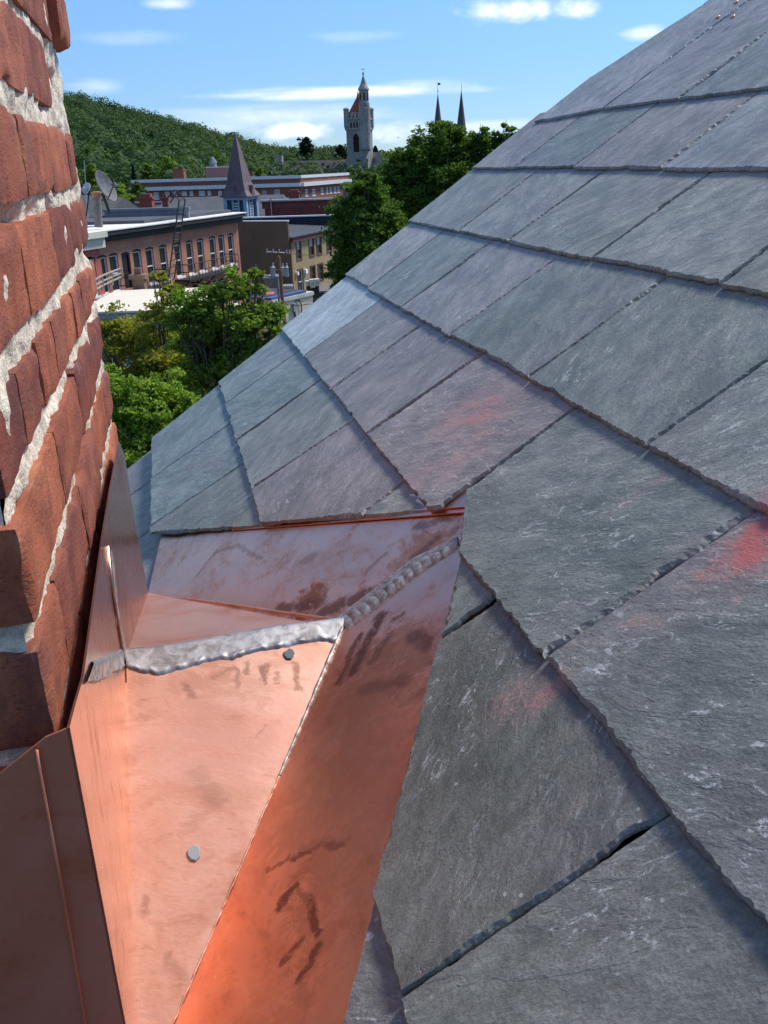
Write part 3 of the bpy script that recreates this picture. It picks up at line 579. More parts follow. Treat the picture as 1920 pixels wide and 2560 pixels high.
# ------------------------------------------------------------------ the near brick chimney
def nearbrick_nodes(N, b):
    p = coords(N); at_ = N.new('ShaderNodeAttribute', attribute_name='tint').outputs['Color']; ts = N.new('ShaderNodeSeparateColor', {0: at_}).outputs
    p = N.mapping(p, (1, .34, 1)); pv = N.mapping(p, (.8, .8, .22)); n1 = N.noise(pv, 60, 5, .62, .4); n2 = N.noise(p, 24, 4, .6); n3 = N.noise(p, 420, 3, .6); n4 = N.noise(pv, 160, 4, .6)
    col = N.mix(ts[0], (.19, .052, .034), (.41, .135, .066)); col = N.mix(N.math('MULTIPLY', ts[1], .55), col, (.135, .050, .050))
    col = N.mix(N.ramp(n1, .32, .70), N.mix(1., col, (.72, .66, .68), 'MULTIPLY'), N.mix(1., col, (1.24, 1.22, 1.15), 'MULTIPLY'))
    col = N.mix(N.math('MULTIPLY', N.ramp(n2, .48, .70), .55), col, (.105, .042, .042))
    col = N.mix(N.math('MULTIPLY', N.ramp(N.noise(pv, 45, 3, .5), .6, .72), .5), col, (.37, .15, .07))
    dust = N.math('MULTIPLY', N.ramp(n4, .60, .74), N.ramp(n2, .42, .6)); col = N.mix(N.math('MULTIPLY', dust, .35), col, (.46, .30, .25))
    pit = N.ramp(n3, .40, .32); col = N.mix(N.math('MULTIPLY', pit, .6), col, (.05, .022, .018)); col = N.mix(N.math('MULTIPLY', N.ramp(n3, .66, .74), .22), col, (.5, .34, .28))
    N.set(b, 'Base Color', col); b.inputs['Roughness'].default_value = .82; b.inputs['Specular IOR Level'].default_value = .3
    h = N.math('ADD', N.math('MULTIPLY', n1, .25), N.math('ADD', N.math('MULTIPLY', n3, .55), N.math('ADD', N.math('MULTIPLY', n4, .2), n2)))
    N.set(b, 'Normal', N.bump(h, 1., .0020))
def mortar_nodes(N, b):
    p = coords(N); n1 = N.noise(p, 110, 5, .68); n2 = N.noise(p, 30, 3); n3 = N.noise(p, 330, 3, .6)
    col = N.mix(N.ramp(n1, .30, .66), (.46, .40, .31), (.80, .71, .57)); col = N.mix(N.math('MULTIPLY', N.ramp(n3, .38, .28), .85), col, (.10, .09, .08))
    col = N.mix(N.math('MULTIPLY', N.ramp(n2, .6, .74), .45), col, (.14, .125, .11))
    N.set(b, 'Base Color', col); b.inputs['Roughness'].default_value = .95; N.set(b, 'Normal', N.bump(N.math('ADD', n1, N.math('MULTIPLY', n3, .5)), .9, .003))
BRICKM = material('old_brick', fn=nearbrick_nodes); MORT = material('lime_mortar', fn=mortar_nodes)
EB, CN = -.099, .487
chim = empty('brick_chimney', wallpt(.9, -.45, -.35), 'weathered red brick chimney with rough pale mortar filling the left edge', 'chimney')
BV, BF, BT = [], [], []
G = {}
def unit_faces(nx, ny, nz):
    out = []
    for ax_, sg, na, nb in ((0, 1, ny, nz), (0, -1, ny, nz), (1, 1, nx, nz), (1, -1, nx, nz), (2, 1, nx, ny), (2, -1, nx, ny)):
        a = np.linspace(-1, 1, na); b = np.linspace(-1, 1, nb); A, B = np.meshgrid(a, b, indexing='ij'); O = np.full_like(A, sg)
        pts = [None]*3; oth = [i for i in range(3) if i != ax_]; pts[ax_] = O; pts[oth[0]] = A; pts[oth[1]] = B
        out.append((np.stack(pts, -1).reshape(-1, 3), na, nb, (sg > 0) != (ax_ == 1)))
    return out
def brick(c0, c1, e0, e1, z0, z1, seed, rad=.0035, yaw=0., pitch=0.):
    hc, he, hz = (c1-c0)/2, (e1-e0)/2, (z1-z0)/2; cen = np.array([(c0+c1)/2, (e0+e1)/2, (z0+z1)/2]); r = np.random.default_rng(seed); hh = np.array([hc, he, hz])
    tint = (r.random(), max(0, r.random()*2.2-1.1), 0, 1)
    for pts, na, nb, fl in unit_faces(max(6, int(hc*2/.006)), max(5, int(he*2/.012)), max(6, int(hz*2/.006))):
        p = pts*hh; q = np.clip(p, -(hh-rad), hh-rad); dlt = p-q; L = np.linalg.norm(dlt, axis=1)[:, None]; p = q+dlt/np.maximum(L, 1e-6)*rad
        nrm = dlt/np.maximum(L, 1e-6); a = p+cen
        big = fbm2(a[:, 0]*6+seed, a[:, 2]*16+a[:, 1]*14, seed, 3)*.0010; drag = vnoise2(a[:, 0]*30+a[:, 1]*60, a[:, 2]*40, seed+5)*.0003; fine = fbm2(a[:, 0]*70+a[:, 1]*140, a[:, 2]*150, seed+9, 2)*.0008
        edge = np.maximum(0, vnoise2(a[:, 0]*24, a[:, 2]*38+a[:, 1]*38, seed+3)-.35)*.008*(np.sum(np.abs(dlt) > 1e-4, axis=1) > 1)
        p = p+nrm*(big+drag+fine-edge)[:, None]
        if yaw or pitch:
            cy, sy = math.cos(yaw), math.sin(yaw); p = np.stack([p[:, 0]*cy-p[:, 1]*sy, p[:, 0]*sy+p[:, 1]*cy, p[:, 2]+p[:, 0]*pitch], 1)
        p = p+cen; o = len(BV)
        BV.extend((CAM[None]+c_[None]*p[:, :1]+e_[None]*p[:, 1:2]+Z[None]*p[:, 2:]).tolist()); BT.extend([tint]*len(p))
        for i in range(na-1):
            for j in range(nb-1):
                f = (o+i*nb+j, o+(i+1)*nb+j, o+(i+1)*nb+j+1, o+i*nb+j+1); BF.append(f[::-1] if fl else f)
BED = [-.48, -.405, -.328, -.249, -.172, -.105, -.026, .052, .130, .208, .285, .36, .435, .51, .585]
CEND = [1.30, 1.29, 1.295, 1.305, 1.318, 1.315, 1.25, 1.255, 1.292, 1.37, 1.33, 1.30, 1.30, 1.30, 1.30]
JT = [.010, .011, .012, .015, .016, .017, .014, .016, .012, .010, .010, .010, .010, .010, .010]
for k in range(len(BED)-1):
    z0, z1 = BED[k]+JT[k]/2, BED[k+1]-JT[k+1]/2; ce = CEND[k]; odd = k % 2
    Lc, We = (.200, .100) if odd else (.098, .200)
    jit = lambda a: random.uniform(-a, a)
    c = CN-.004
    first = True
    while c < ce-.03:
        L = Lc if first else (.198 if not (k % 6 == 4) else .098); c1 = c+L
        if ce-c1 < .07: c1 = ce
        last = c1 >= ce-1e-6
        fe = EB+.003+jit(.0014)+(.012 if last and k == 8 else 0)+(-.008 if last and k == 7 else 0)
        brick(c, c1-(0 if last else .0022), EB-(We if first else .1), fe, z0+jit(.0015), z1+jit(.0015), k*40+int(c*50), .009 if last else .0035, jit(.003), jit(.004))
        c = c1; first = False
    e = EB-We-.011
    while e > -.62:
        L = .198 if odd else .2; brick(CN-.004+jit(.001), CN+.1, e-L, e, z0+jit(.0015), z1+jit(.0015), k*90+int(-e*60)); e -= L+.011
    # far end and back
    brick(ce-.11, ce-.012, -.62, EB-.115, z0, z1, k*70+5); brick(CN+.1, ce-.11, -.62, -.53, z0, z1, k*70+6)
me = bpy.data.meshes.new('brickwork'); me.from_pydata(BV, [], BF); me.update(); ca = me.color_attributes.new('tint', 'FLOAT_COLOR', 'POINT'); ca.data.foreach_set('color', np.array(BT, np.float32).ravel())
me.materials.append(BRICKM); me.shade_smooth(); o = bpy.data.objects.new('brickwork', me); C.objects.link(o); o.parent = chim; o.matrix_parent_inverse = parent_inv(chim)
# mortar: a lumpy skin just behind the brick faces
def mortar_face(P, na, nb, A0, A1, B0, B1, out, seed):
    a = np.linspace(A0, A1, na); b = np.linspace(B0, B1, nb); A, B = np.meshgrid(a, b, indexing='ij')
    d = -.0018+fbm2(A*48, B*48, seed, 4)*.0024+np.maximum(0, vnoise2(A*15, B*34, seed+3)-.2)*.0055-np.maximum(0, vnoise2(A*17, B*31, seed+11)-.35)*.03
    X = P(A, B)+out[None, None]*d[..., None]
    return X.reshape(-1, 3), [(i*nb+j, (i+1)*nb+j, (i+1)*nb+j+1, i*nb+j+1) for i in range(na-1) for j in range(nb-1)]
mm = MB()
mm.add(*mortar_face(lambda A, B: CAM+c_*A[..., None]+e_*EB+Z*B[..., None], 250, 300, CN+.004, 1.272, -.47, .57, e_, 3))
mm.add(*mortar_face(lambda A, B: CAM+e_*A[..., None]+c_*CN+Z*B[..., None], 120, 250, -.61, EB-.004, -.47, .57, -c_, 8))
mm.add([wallpt(a, z, e) for z in (.57, .60) for (a, e) in ((CN+.03, EB-.03), (1.27, EB-.03), (1.27, -.60), (CN+.03, -.60))], [(0, 1, 2, 3), (7, 6, 5, 4), (0, 4, 5, 1), (1, 5, 6, 2), (2, 6, 7, 3), (3, 7, 4, 0)])
mm.add([wallpt(a, z, e) for z in (-.47, .57) for (a, e) in ((CN+.012, EB-.012), (1.265, EB-.012), (1.265, -.61), (CN+.012, -.61))], [(0, 4, 5, 1)[::-1], (1, 5, 6, 2), (2, 6, 7, 3), (3, 7, 4, 0), (0, 3, 2, 1)])
mm.build('mortar', MORT, chim, True)

# ------------------------------------------------------------------ the town
def asphalt_nodes(N, b):
    p = coords(N); n = N.noise(p, .02, 5, .6); N.set(b, 'Base Color', N.mix(N.ramp(n, .42, .6), (.055, .055, .056), (.05, .075, .03)))
g = link('ground', [(-6000, -6000, 0), (6000, -6000, 0), (6000, 6000, 0), (-6000, 6000, 0)], [(0, 1, 2, 3)], material('ground_cover', rough=.95, fn=asphalt_nodes)); tag(g, kind='structure')

class Face:
    """a vertical facade: s runs along it, z is height, nrm faces out (to the right of its direction)"""
    def __init__(s, P0, azd): s.P = np.array(P0, float); a = R(azd); s.d = np.array([math.sin(a), math.cos(a), 0]); s.n = np.array([math.cos(a), -math.sin(a), 0])
    def sz(s, x, y):
        q = ray(x, y); X = CAM+q*(((s.P-CAM)@s.n)/(q@s.n)); return float((X-s.P)@s.d), float(X[2])
    def pt(s, a, z, o=0.): return np.array([*(s.P+s.d*a+s.n*o)[:2], z])
    def box(s, mb, a0, a1, o0, o1, z0, z1): return mb.frame_box(np.array([s.P[0], s.P[1], 0]), s.d, s.n, Z, a0, a1, o0, o1, z0, z1)
def open_wall(F, s0, s1, z0, z1, holes, rec=.22, o=0.):
    mb = MB(); S = sorted({s0, s1, *[h[0] for h in holes], *[h[1] for h in holes]}); T = sorted({z0, z1, *[h[2] for h in holes], *[h[3] for h in holes]})
    for i in range(len(S)-1):
        for j in range(len(T)-1):
            a, b = (S[i]+S[i+1])/2, (T[j]+T[j+1])/2
            if any(h[0] < a < h[1] and h[2] < b < h[3] for h in holes): continue
            mb.add([F.pt(S[i], T[j], o), F.pt(S[i+1], T[j], o), F.pt(S[i+1], T[j+1], o), F.pt(S[i], T[j+1], o)], [(3, 2, 1, 0)])
    for (a, b, c, d) in holes:
        for q in (((a, c), (a, d)), ((a, d), (b, d)), ((b, d), (b, c)), ((b, c), (a, c))):
            (x0, y0), (x1, y1) = q; mb.add([F.pt(x0, y0, o), F.pt(x1, y1, o), F.pt(x1, y1, o-rec), F.pt(x0, y0, o-rec)], [(0, 1, 2, 3)])
    return mb
def shell(mb, F, s0, s1, z0, z1, dep, front=False):
    vs = [F.pt(a, z, -o) for z in (z0, z1) for (a, o) in ((s0, .0), (s1, .0), (s1, dep), (s0, dep))]
    fs = [(1, 2, 6, 5), (2, 3, 7, 6), (3, 0, 4, 7), (4, 5, 6, 7)]+([(0, 1, 5, 4)] if front else []); mb.add(vs, fs)
GLASS = material('dark_glass', (.025, .03, .035), .08); PALEG = material('blind_glass', (.42, .44, .44), .25)
WHITE = worn('white_paint', (.78, .78, .76), .06); TRIM = worn('oxblood_trim', (.12, .035, .028), .2); BLACKM = worn('black_iron', (.018, .017, .017), .3)
def window(F, s0, s1, z0, z1, parent, fr, gl=GLASS, rec=.14, fw=.075, sill=None, o=0., out=False, mid=.5, archm=None):
    r = -.03 if out else rec
    mb = MB(); F.box(mb, s0, s1, o-r-.03, o-r, z0, z1); wn = mb.build('window', gl, parent)
    mb = MB(); a, b = o-r+.002, o-r+.06
    F.box(mb, s0, s0+fw, a, b, z0, z1); F.box(mb, s1-fw, s1, a, b, z0, z1); F.box(mb, s0+fw, s1-fw, a, b, z0, z0+fw); F.box(mb, s0+fw, s1-fw, a, b, z1-fw, z1)
    zm = z0+(z1-z0)*mid; F.box(mb, s0+fw, s1-fw, a, b-.01, zm-fw*.4, zm+fw*.4)
    mb.build('frame', fr, wn)
    if sill: mb = MB(); F.box(mb, s0-.08, s1+.08, o-.02, o+.1, z0-.13, z0-.002); mb.build('sill', sill, wn)
    if archm:
        mb = MB(); k = 7; w_ = s1-s0; vs = []
        for q in range(k+1):
            t = q/k; zz = z1+.05+.11*w_*math.sin(math.pi*t); vs += [F.pt(s0-.04+(w_+.08)*t, zz, o+.012), F.pt(s0-.04+(w_+.08)*t, z1-.005, o+.012)]
        mb.add(vs, [(2*q, 2*q+1, 2*q+3, 2*q+2) for q in range(k)]); mb.add([v-F.n*.02 for v in vs], [(2*q+2, 2*q+3, 2*q+1, 2*q) for q in range(k)]); mb.build('arch', archm, wn)
    return wn
GZ = 19.6

# --- long brick block with the fire escape
BR = brickwall('faded_brick', (.38, .155, .09), (.48, .22, .135)); PINK = worn('pink_painted_brick', (.50, .13, .10), .08); NEARBLACK = material('dark_recess', (.02, .014, .012), .9)  # near-black fill: flat arch heads and church tower openings
WROOF = worn('white_membrane', (.74, .73, .70), .06, .4); CORN = worn('black_cornice', (.02, .019, .018), .2)
P0 = at(592, 541, 72); F = Face(P0, GZ); s = lambda x, y: F.sz(180+x/2.37, 480+y/2.37)
b1 = empty('brick_building', F.pt(-12, 0), 'long faded red brick building with white roof, black cornice and arched windows', 'building')
ztop = s(960, 145)[1]; sL = s(150, 262)[0]; zc = s(965, 92)[1]
WIN = [(170, 205, 402, 540), (238, 270, 382, 520), (305, 345, 362, 520), (370, 412, 350, 492), (448, 482, 335, 470), (525, 565, 322, 468), (612, 650, 305, 462), (683, 718, 294, 445), (746, 782, 283, 430), (820, 853, 271, 415), (872, 905, 261, 402), (927, 960, 252, 390)]
zw1 = np.mean([s((a+b)/2, t)[1] for a, b, t, _ in WIN]); zw0 = zw1-2.15
ww = [(s((a+b)/2, (t+u)/2)[0]) for a, b, t, u in WIN]
holes = [(c-.45, c+.45, zw0, zw1) for c in ww]
row2 = [s(x, 555)[0] for x in (789, 861, 915, 967)]; zz1 = np.mean([s(x, y)[1] for x, y in ((789, 551), (861, 530), (915, 513), (967, 501))]); dw = np.diff(ww[-4:]).mean()
c2 = ww; holes += [(c-.45, c+.45, zz1-2.1, zz1) for c in c2]+[(c-.45, c+.45, zz1-5.7, zz1-3.6) for c in c2]
mb = open_wall(F, sL, 0, 0, ztop, holes); shell(mb, F, sL, 0, 0, ztop, 17); mb.build('wall', BR, b1)
for i, (a, b, c, d) in enumerate(holes):
    if i == 2: window(F, a+.02, b-.02, c-.3, d-.05, b1, BLACKM, GLASS, archm=NEARBLACK); continue
    window(F, a, b, c, d, b1, WHITE, GLASS, .14, .075, WHITE, archm=NEARBLACK if i < 24 else None)
mb = MB(); F.box(mb, sL, .3, 0.001, .35, ztop-.42, ztop+.05); F.box(mb, sL, .3, .351, .6, ztop-.05, ztop+.2); mb.build('cornice', CORN, b1)
mb = MB(); sW = s(790, 140)[0]; sP = F.sz(212, 600)[0]
F.box(mb, sL-9, .45, -17, .65, ztop+.202, ztop+.27); mb.build('roof', WROOF, b1)
def facept(Yw, o): t = (Yw-(F.P[1]+F.n[1]*o))/F.d[1]; return t
zr = ztop+.271; cov = [F.pt(facept(61, -.5), zr, -.5), F.pt(.1, zr, -.5), F.pt(.1, zr, -16.5), F.pt(facept(61, -16.5), zr, -16.5)]
MB().add(cov+[p+Z*.2 for p in cov], [(3, 2, 1, 0), (4, 5, 6, 7)]+[(i, (i+1) % 4, 4+(i+1) % 4, 4+i) for i in range(4)]).build('roof_covering', worn('grey_roofing', (.075, .08, .082), .2, .3), b1)
b1b = empty('painted_building', F.pt(sL-4, 0), 'salmon pink painted brick end building with cream cornice beside the faded brick block', 'building')
hs = [(s(117, 500)[0]-.5, s(117, 500)[0]+.5, zw0, zw1), (s(117, 500)[0]-.5, s(117, 500)[0]+.5, zz1-2.1, zz1)]
mb = open_wall(F, sL-9, sL-.004, 0, ztop, hs); shell(mb, F, sL-9, sL-.004, 0, ztop, 17); mb.build('wall', PINK, b1b)
for h in hs: window(F, *h, b1b, WHITE, GLASS, .12, .1, WHITE, archm=NEARBLACK)
mb = MB(); CREAM = worn('cream_paint', (.62, .58, .48), .08); F.box(mb, sL-9, sL-.004, .001, .5, ztop-.7, ztop-.1); F.box(mb, sL-9, sL-.004, .001, .75, ztop-.098, ztop+.25); mb.build('cornice', CREAM, b1b)
# fire escape on the brick front
fe = empty('fire_escape', F.pt(s(560, 200)[0], zw0, .6), 'black iron fire escape with ladder and balconies on the brick front', 'fire escape')
mb = MB(); pa = s(585, 130); pb_ = s(500, 365); A0 = F.pt(pa[0], pa[1]+.9, 1.0); B0 = F.pt(pb_[0], zw0+.1, .9); dv = (A0-B0); sd_ = np.cross(dv/np.linalg.norm(dv), F.n); sd_ = F.d*.38
for k in (-1, 1): mb.tube([B0+sd_*k, A0+sd_*k, A0+sd_*k+np.array([0, 0, .5])-F.n*.5, A0+sd_*k-F.n*1.2+np.array([0, 0, -.2])], .05, 5)
for i in range(13): q = B0+dv*(i/12.); mb.tube([q-sd_, q+sd_], .035, 4)
mb.build('ladder', BLACKM, fe)
for (xa, xb, zf) in ((250, 480, zw0-.15), (600, 905, zw0-.12)):
    a0 = s(xa, 480)[0]; a1 = s(xb, 440)[0]; mb = MB(); F.box(mb, a0, a1, .05, 1.25, zf-.12, zf)
    for k in range(5): a = a0+(a1-a0)*k/4; mb.tube([F.pt(a, zf-.1, 1.2), F.pt(a, zf-1.1, .06)], .05, 4)
    mb.build('balcony', BLACKM, fe); mb = MB()
    for hgt in (.5, 1.0): mb.tube([F.pt(a0, zf+hgt, .05), F.pt(a0, zf+hgt, 1.22), F.pt(a1, zf+hgt, 1.22), F.pt(a1, zf+hgt, .05)], .03, 4)
    for k in range(17): a = a0+(a1-a0)*k/16; mb.tube([F.pt(a, zf, 1.22), F.pt(a, zf+1.0, 1.22)], .018, 4)
    mb.build('railing', BLACKM, fe)
mb = MB(); a0 = s(650, 470)[0]
for k in (0, .6): mb.tube([F.pt(a0, zw0-.2, .5+k), F.pt(a0+3.6, zz1-2.0, .5+k)], .05, 4)
for i in range(12): t = i/11; mb.tube([F.pt(a0+3.6*t, zw0-.2+(zz1-1.8-zw0)*t, .5), F.pt(a0+3.6*t, zw0-.2+(zz1-1.8-zw0)*t, 1.1)], .04, 4)
mb.build('stair', BLACKM, fe)

# --- things standing on that roof
def pipe_post():
    B = at(244, 546, 56); T = at(240, 480, 56); o = empty('vent_pipe', B, 'tall weathered grey vent pipe with rusty cap on the white roof', 'vent pipe')
    MB().tube([B-Z*.5, T-Z*.25], [.24, .22], 10).build('pipe', worn('weathered_pipe', (.20, .17, .15), .3, 3), o)
    MB().lathe(T-Z*.27, [(.23, 0), (.27, .08), (.27, .14), (.33, .2), (.33, .27), (.1, .3)], 12).build('cap', worn('rusty_cap', (.42, .19, .08), .3, 4), o)
pipe_post()
DISHM = worn('grey_dish', (.11, .113, .12), .35, 2.5); DLITE = worn('pale_dish', (.42, .44, .46), .1, 2)
def dish(name, label, px, py, dist, rad, azn, eln, base, m, mast=.05):
    Cn = at(px, py, dist); a = np.array([math.sin(R(azn))*math.cos(R(eln)), math.cos(R(azn))*math.cos(R(eln)), math.sin(R(eln))])
    o = empty(name, base, label, 'satellite dish', 'satellite dishes on the white roof'); prof = [(rad*t, rad*.32*t*t) for t in np.linspace(.02, 1, 9)]; prof += [(rad*1.02, rad*.33), (rad*1.02, rad*.29)]+[(rad*t, rad*.32*t*t-.04) for t in np.linspace(.98, .02, 7)]
    MB().lathe(Cn, prof, 28, 0, a).build('reflector', m, o, True)
    foc = Cn+a*rad*.85; low = Cn-Z*rad*.85+a*.25*rad; MB().tube([low, foc-Z*rad*.2], mast*.5, 6).tube([foc-Z*rad*.2-a*.05, foc-Z*rad*.2+a*.18*rad], mast*1.6, 8).build('feed_arm', m, o)
    MB().tube([base, Cn-a*.12], mast, 8).build('mast', BLACKM, o)
dish('satellite_dish', 'large grey satellite dish tilted up behind the vent pipe', 256, 470, 60, 1.0, 100, 24, at(275, 535, 60), DISHM, .09)
dish('satellite_dish', 'small pale dish between the big dish and the vent pipe', 219, 472, 54, .33, 215, 25, at(216, 540, 54), DLITE, .04)
dish('satellite_dish', 'small pale dish half hidden by the chimney bricks', 195, 489, 52, .33, 215, 25, at(192, 545, 52), DLITE, .04)
tag(MB().tube([at(220, 545, 55), at(210, 400, 55)], [.03, .015], 6).build('aerial', DLITE), 'thin upright whip aerial standing beside the satellite dishes', 'aerial')
def roof_box(name, lab, cat, px0, py0, px1, py1, dist, dep, m, capm=None, azd=90, gable=False):
    Fx = Face(at((px0+px1)/2, py1, dist), azd); a0, z0 = Fx.sz(px0, py1); a1, z1 = Fx.sz(px1, py0); o = empty(name, Fx.pt((a0+a1)/2, z0), lab, cat, 'brick chimneys on the town roofs' if cat == 'chimney' else None)
    mb = MB(); Fx.box(mb, a0, a1, -dep, 0, z0-.8, z1-.12); mb.build('stack' if cat == 'chimney' else 'body', m, o)
    mb = MB(); Fx.box(mb, a0-.1, a1+.1, -dep-.1, .1, z1-.118, z1+.05)
    if cat == 'chimney': Fx.box(mb, a0+.1, a1-.1, -dep+.1, -.1, z1+.052, z1+.3)
    mb.build('cap', capm or m, o); return o
BR2 = brickwall('dark_brick', (.17, .045, .03), (.23, .07, .045)); GREYR = worn('slate_grey_roof', (.085, .088, .098), .2, .25); LEAD = worn('lead_grey', (.19, .21, .24), .12, .4)
roof_box('roof_chimney', 'square dark red brick chimney behind the fire escape ladder', 'chimney', 352, 494, 378, 532, 78, 1.0, BR2)
roof_box('roof_chimney', 'small orange brick chimney just behind the large dish', 'chimney', 254, 503, 264, 514, 70, .5, BRICKM if False else BR)
roof_box('roof_chimney', 'slim red chimney to the right of the square dark one', 'chimney', 407, 495, 418, 520, 84, .5, BR2)
roof_box('roof_parapet', 'low blue grey metal parapet behind the white roof', 'parapet', 262, 519, 470, 536, 66, .35, LEAD, LEAD)
gb = empty('grey_building', at(210, 545, 66), 'dark grey low pitched roof behind the small dishes', 'building'); Fg = Face(at(215, 546, 66), 90)
a0, z0 = Fg.sz(150, 546); a1, z1 = Fg.sz(262, 500)
mb = MB().add([Fg.pt(a0, z0, 0), Fg.pt(a1, z0, 0), Fg.pt(a1, z1, -5), Fg.pt(a0, z1+.3, -5), Fg.pt(a1, z0, -10), Fg.pt(a0, z0, -10)], [(0, 1, 2, 3), (3, 2, 4, 5), (1, 4, 2), (0, 3, 5)]); mb.build('roof', worn('dark_shingle', (.06, .062, .058), .25, 1), gb)
mb = MB(); Fg.box(mb, a0+.2, a1-.2, -9.8, -.2, 0, z0-.01); mb.build('wall', BR2, gb)

# --- tan clapboard building with the dark side wall
P0 = at(724, 596, 90); F = Face(P0, GZ); s = lambda x, y: F.sz(560+x/4.88, 500+y/4.88)
def clap_nodes(c):
    def fn(N, b):
        p = coords(N); sz_ = N.new('ShaderNodeSeparateXYZ', {0: p}).outputs[2]; saw = N.math('FRACT', N.math('MULTIPLY', sz_, 5.5)); n = N.noise(p, .5, 4)
        N.set(b, 'Base Color', N.mix(N.ramp(n, .35, .65), tuple(x*.9 for x in c), tuple(x*1.08 for x in c))); N.set(b, 'Normal', N.bump(saw, .8, .03))
    return fn
TAN = material('tan_clapboard', rough=.8, fn=clap_nodes((.42, .31, .15))); BROWN = brickwall('brown_side_wall', (.11, .075, .045), (.14, .098, .058))
tb = empty('clapboard_building', F.pt(3, 0), 'tan clapboard building with oxblood trim and a windowless dark brown side', 'building')
sR = s(1420, 360)[0]; zt_ = s(800, 462)[1]; zb0 = s(840, 1050)[1]; Lb = 6.4
WT = [(880, 940, 472, 720), (1035, 1098, 445, 690), (1130, 1190, 430, 670), (1255, 1315, 405, 645), (1338, 1392, 395, 625)]
WB = [(895, 960, 830, 1050), (1055, 1115, 795, 1000), (1147, 1210, 775, 990), (1272, 1325, 745, 950)]
z1t = np.mean([s((a+b)/2, t)[1] for a, b, t, _ in WT]); z0t = np.mean([s((a+b)/2, u)[1] for a, b, _, u in WT]); z1b = np.mean([s((a+b)/2, t)[1] for a, b, t, _ in WB[1:]]); z0b = np.mean([s((a+b)/2, u)[1] for a, b, _, u in WB[1:]])
hT = [(s(a, 600)[0]+.1, s(b, 600)[0]-.1, z0t+.1, z1t-.1) for a, b, _, _ in WT]; hB = [(s(a, 900)[0]+.1, s(b, 900)[0]-.1, (z0b if i else z0b-.7)+.1, z1b-.1) for i, (a, b, _, _) in enumerate(WB)]
mb = open_wall(F, 0, sR, 0, zt_, hT+hB, .16); mb.build('wall', TAN, tb)
mb = MB(); F.box(mb, 0, sR, -Lb-14, -Lb-13.8, 0, zt_+1.4); F.box(mb, sR-.2, sR-.003, -Lb-13.8, -.003, 0, zt_); mb.build('wall', BR2, tb)
for i, h in enumerate(hT+hB):
    gl = PALEG if i in (0, 2, 3, 4) else GLASS
    wn = window(F, *h, tb, TRIM if i not in (5, 8) else WHITE, GLASS, .1, .07, None, mid=.5)
    if i < 5: mb = MB(); F.box(mb, h[0]+.08, h[1]-.08, -.097, -.085, (h[2]+h[3])/2+.03, h[3]-.08); mb.build('blind', PALEG, wn)
    mb = MB(); o0, o1 = .003, .05; F.box(mb, h[0]-.16, h[0], o0, o1, h[2]-.16, h[3]+.16); F.box(mb, h[1], h[1]+.16, o0, o1, h[2]-.16, h[3]+.16); F.box(mb, h[0], h[1], o0, o1, h[3], h[3]+.16); F.box(mb, h[0], h[1], o0, o1, h[2]-.16, h[2]); mb.build('casing', TRIM, wn)
mb = MB(); F.box(mb, -.05, sR+.3, .004, .35, zt_-.45, zt_+.02); F.box(mb, -.12, .12, .004, .07, 0, zt_-.46); F.box(mb, sR-.12, sR+.05, .004, .07, 0, zt_-.46); mb.build('trim', TRIM, tb)
# side wall runs back to the left from the corner, taller than the eaves
zp = F.sz(722, 553)[1]; mb = MB(); F.box(mb, -.25, -.003, -Lb-8, .0, 0, zp); mb.build('side_wall', BROWN, tb)
mb = MB(); F.box(mb, -.3, .05, -Lb-8, .05, zp+.002, zp+.1); mb.build('coping', WHITE, tb)
mb = MB().add([F.pt(0, zt_+.03, .45), F.pt(sR+.4, zt_+.03, .45), F.pt(sR+.4, zp-.55, -14), F.pt(0, zp-.55, -14)], [(0, 1, 2, 3)]).add([F.pt(0, zt_+.0, .46), F.pt(sR+.4, zt_+.0, .46), F.pt(sR+.4, zt_+.09, .46), F.pt(0, zt_+.09, .46)], [(0, 1, 2, 3)]); mb.build('roof', worn('charcoal_roof', (.045, .046, .052), .25, .4), tb)
Fb = Face(at(848, 560, 104), 90); a0, _ = Fb.sz(560, 545); a1, z1 = Fb.sz(848, 539); _, zl = Fb.sz(848, 580)
mb = MB(); Fb.box(mb, a0, a1, -.3, 0, zl-2, z1); mb.build('rear_parapet', worn('blue_black_parapet', (.012, .014, .024), .2), tb); mb = MB(); Fb.box(mb, a0-.1, a1+.1, -.4, .1, z1+.002, z1+.14); mb.build('coping', WHITE, tb)
mb = MB(); Fb.box(mb, a1-.02+.03, a1+.65, -.32, .02, zl-2, z1-.01); mb.build('corner_pier', worn('red_pier', (.30, .05, .04), .1), tb)
for (x0, y0, x1, y1) in ((872, 880, 890, 915), (972, 850, 1000, 890)):
    a0, z1 = s(x0, y0); a1, z0 = s(x1, y1); mb = MB(); F.box(mb, a0, a1, .01, .25, z0, z1); mb.build('meter_box', WHITE, tb)

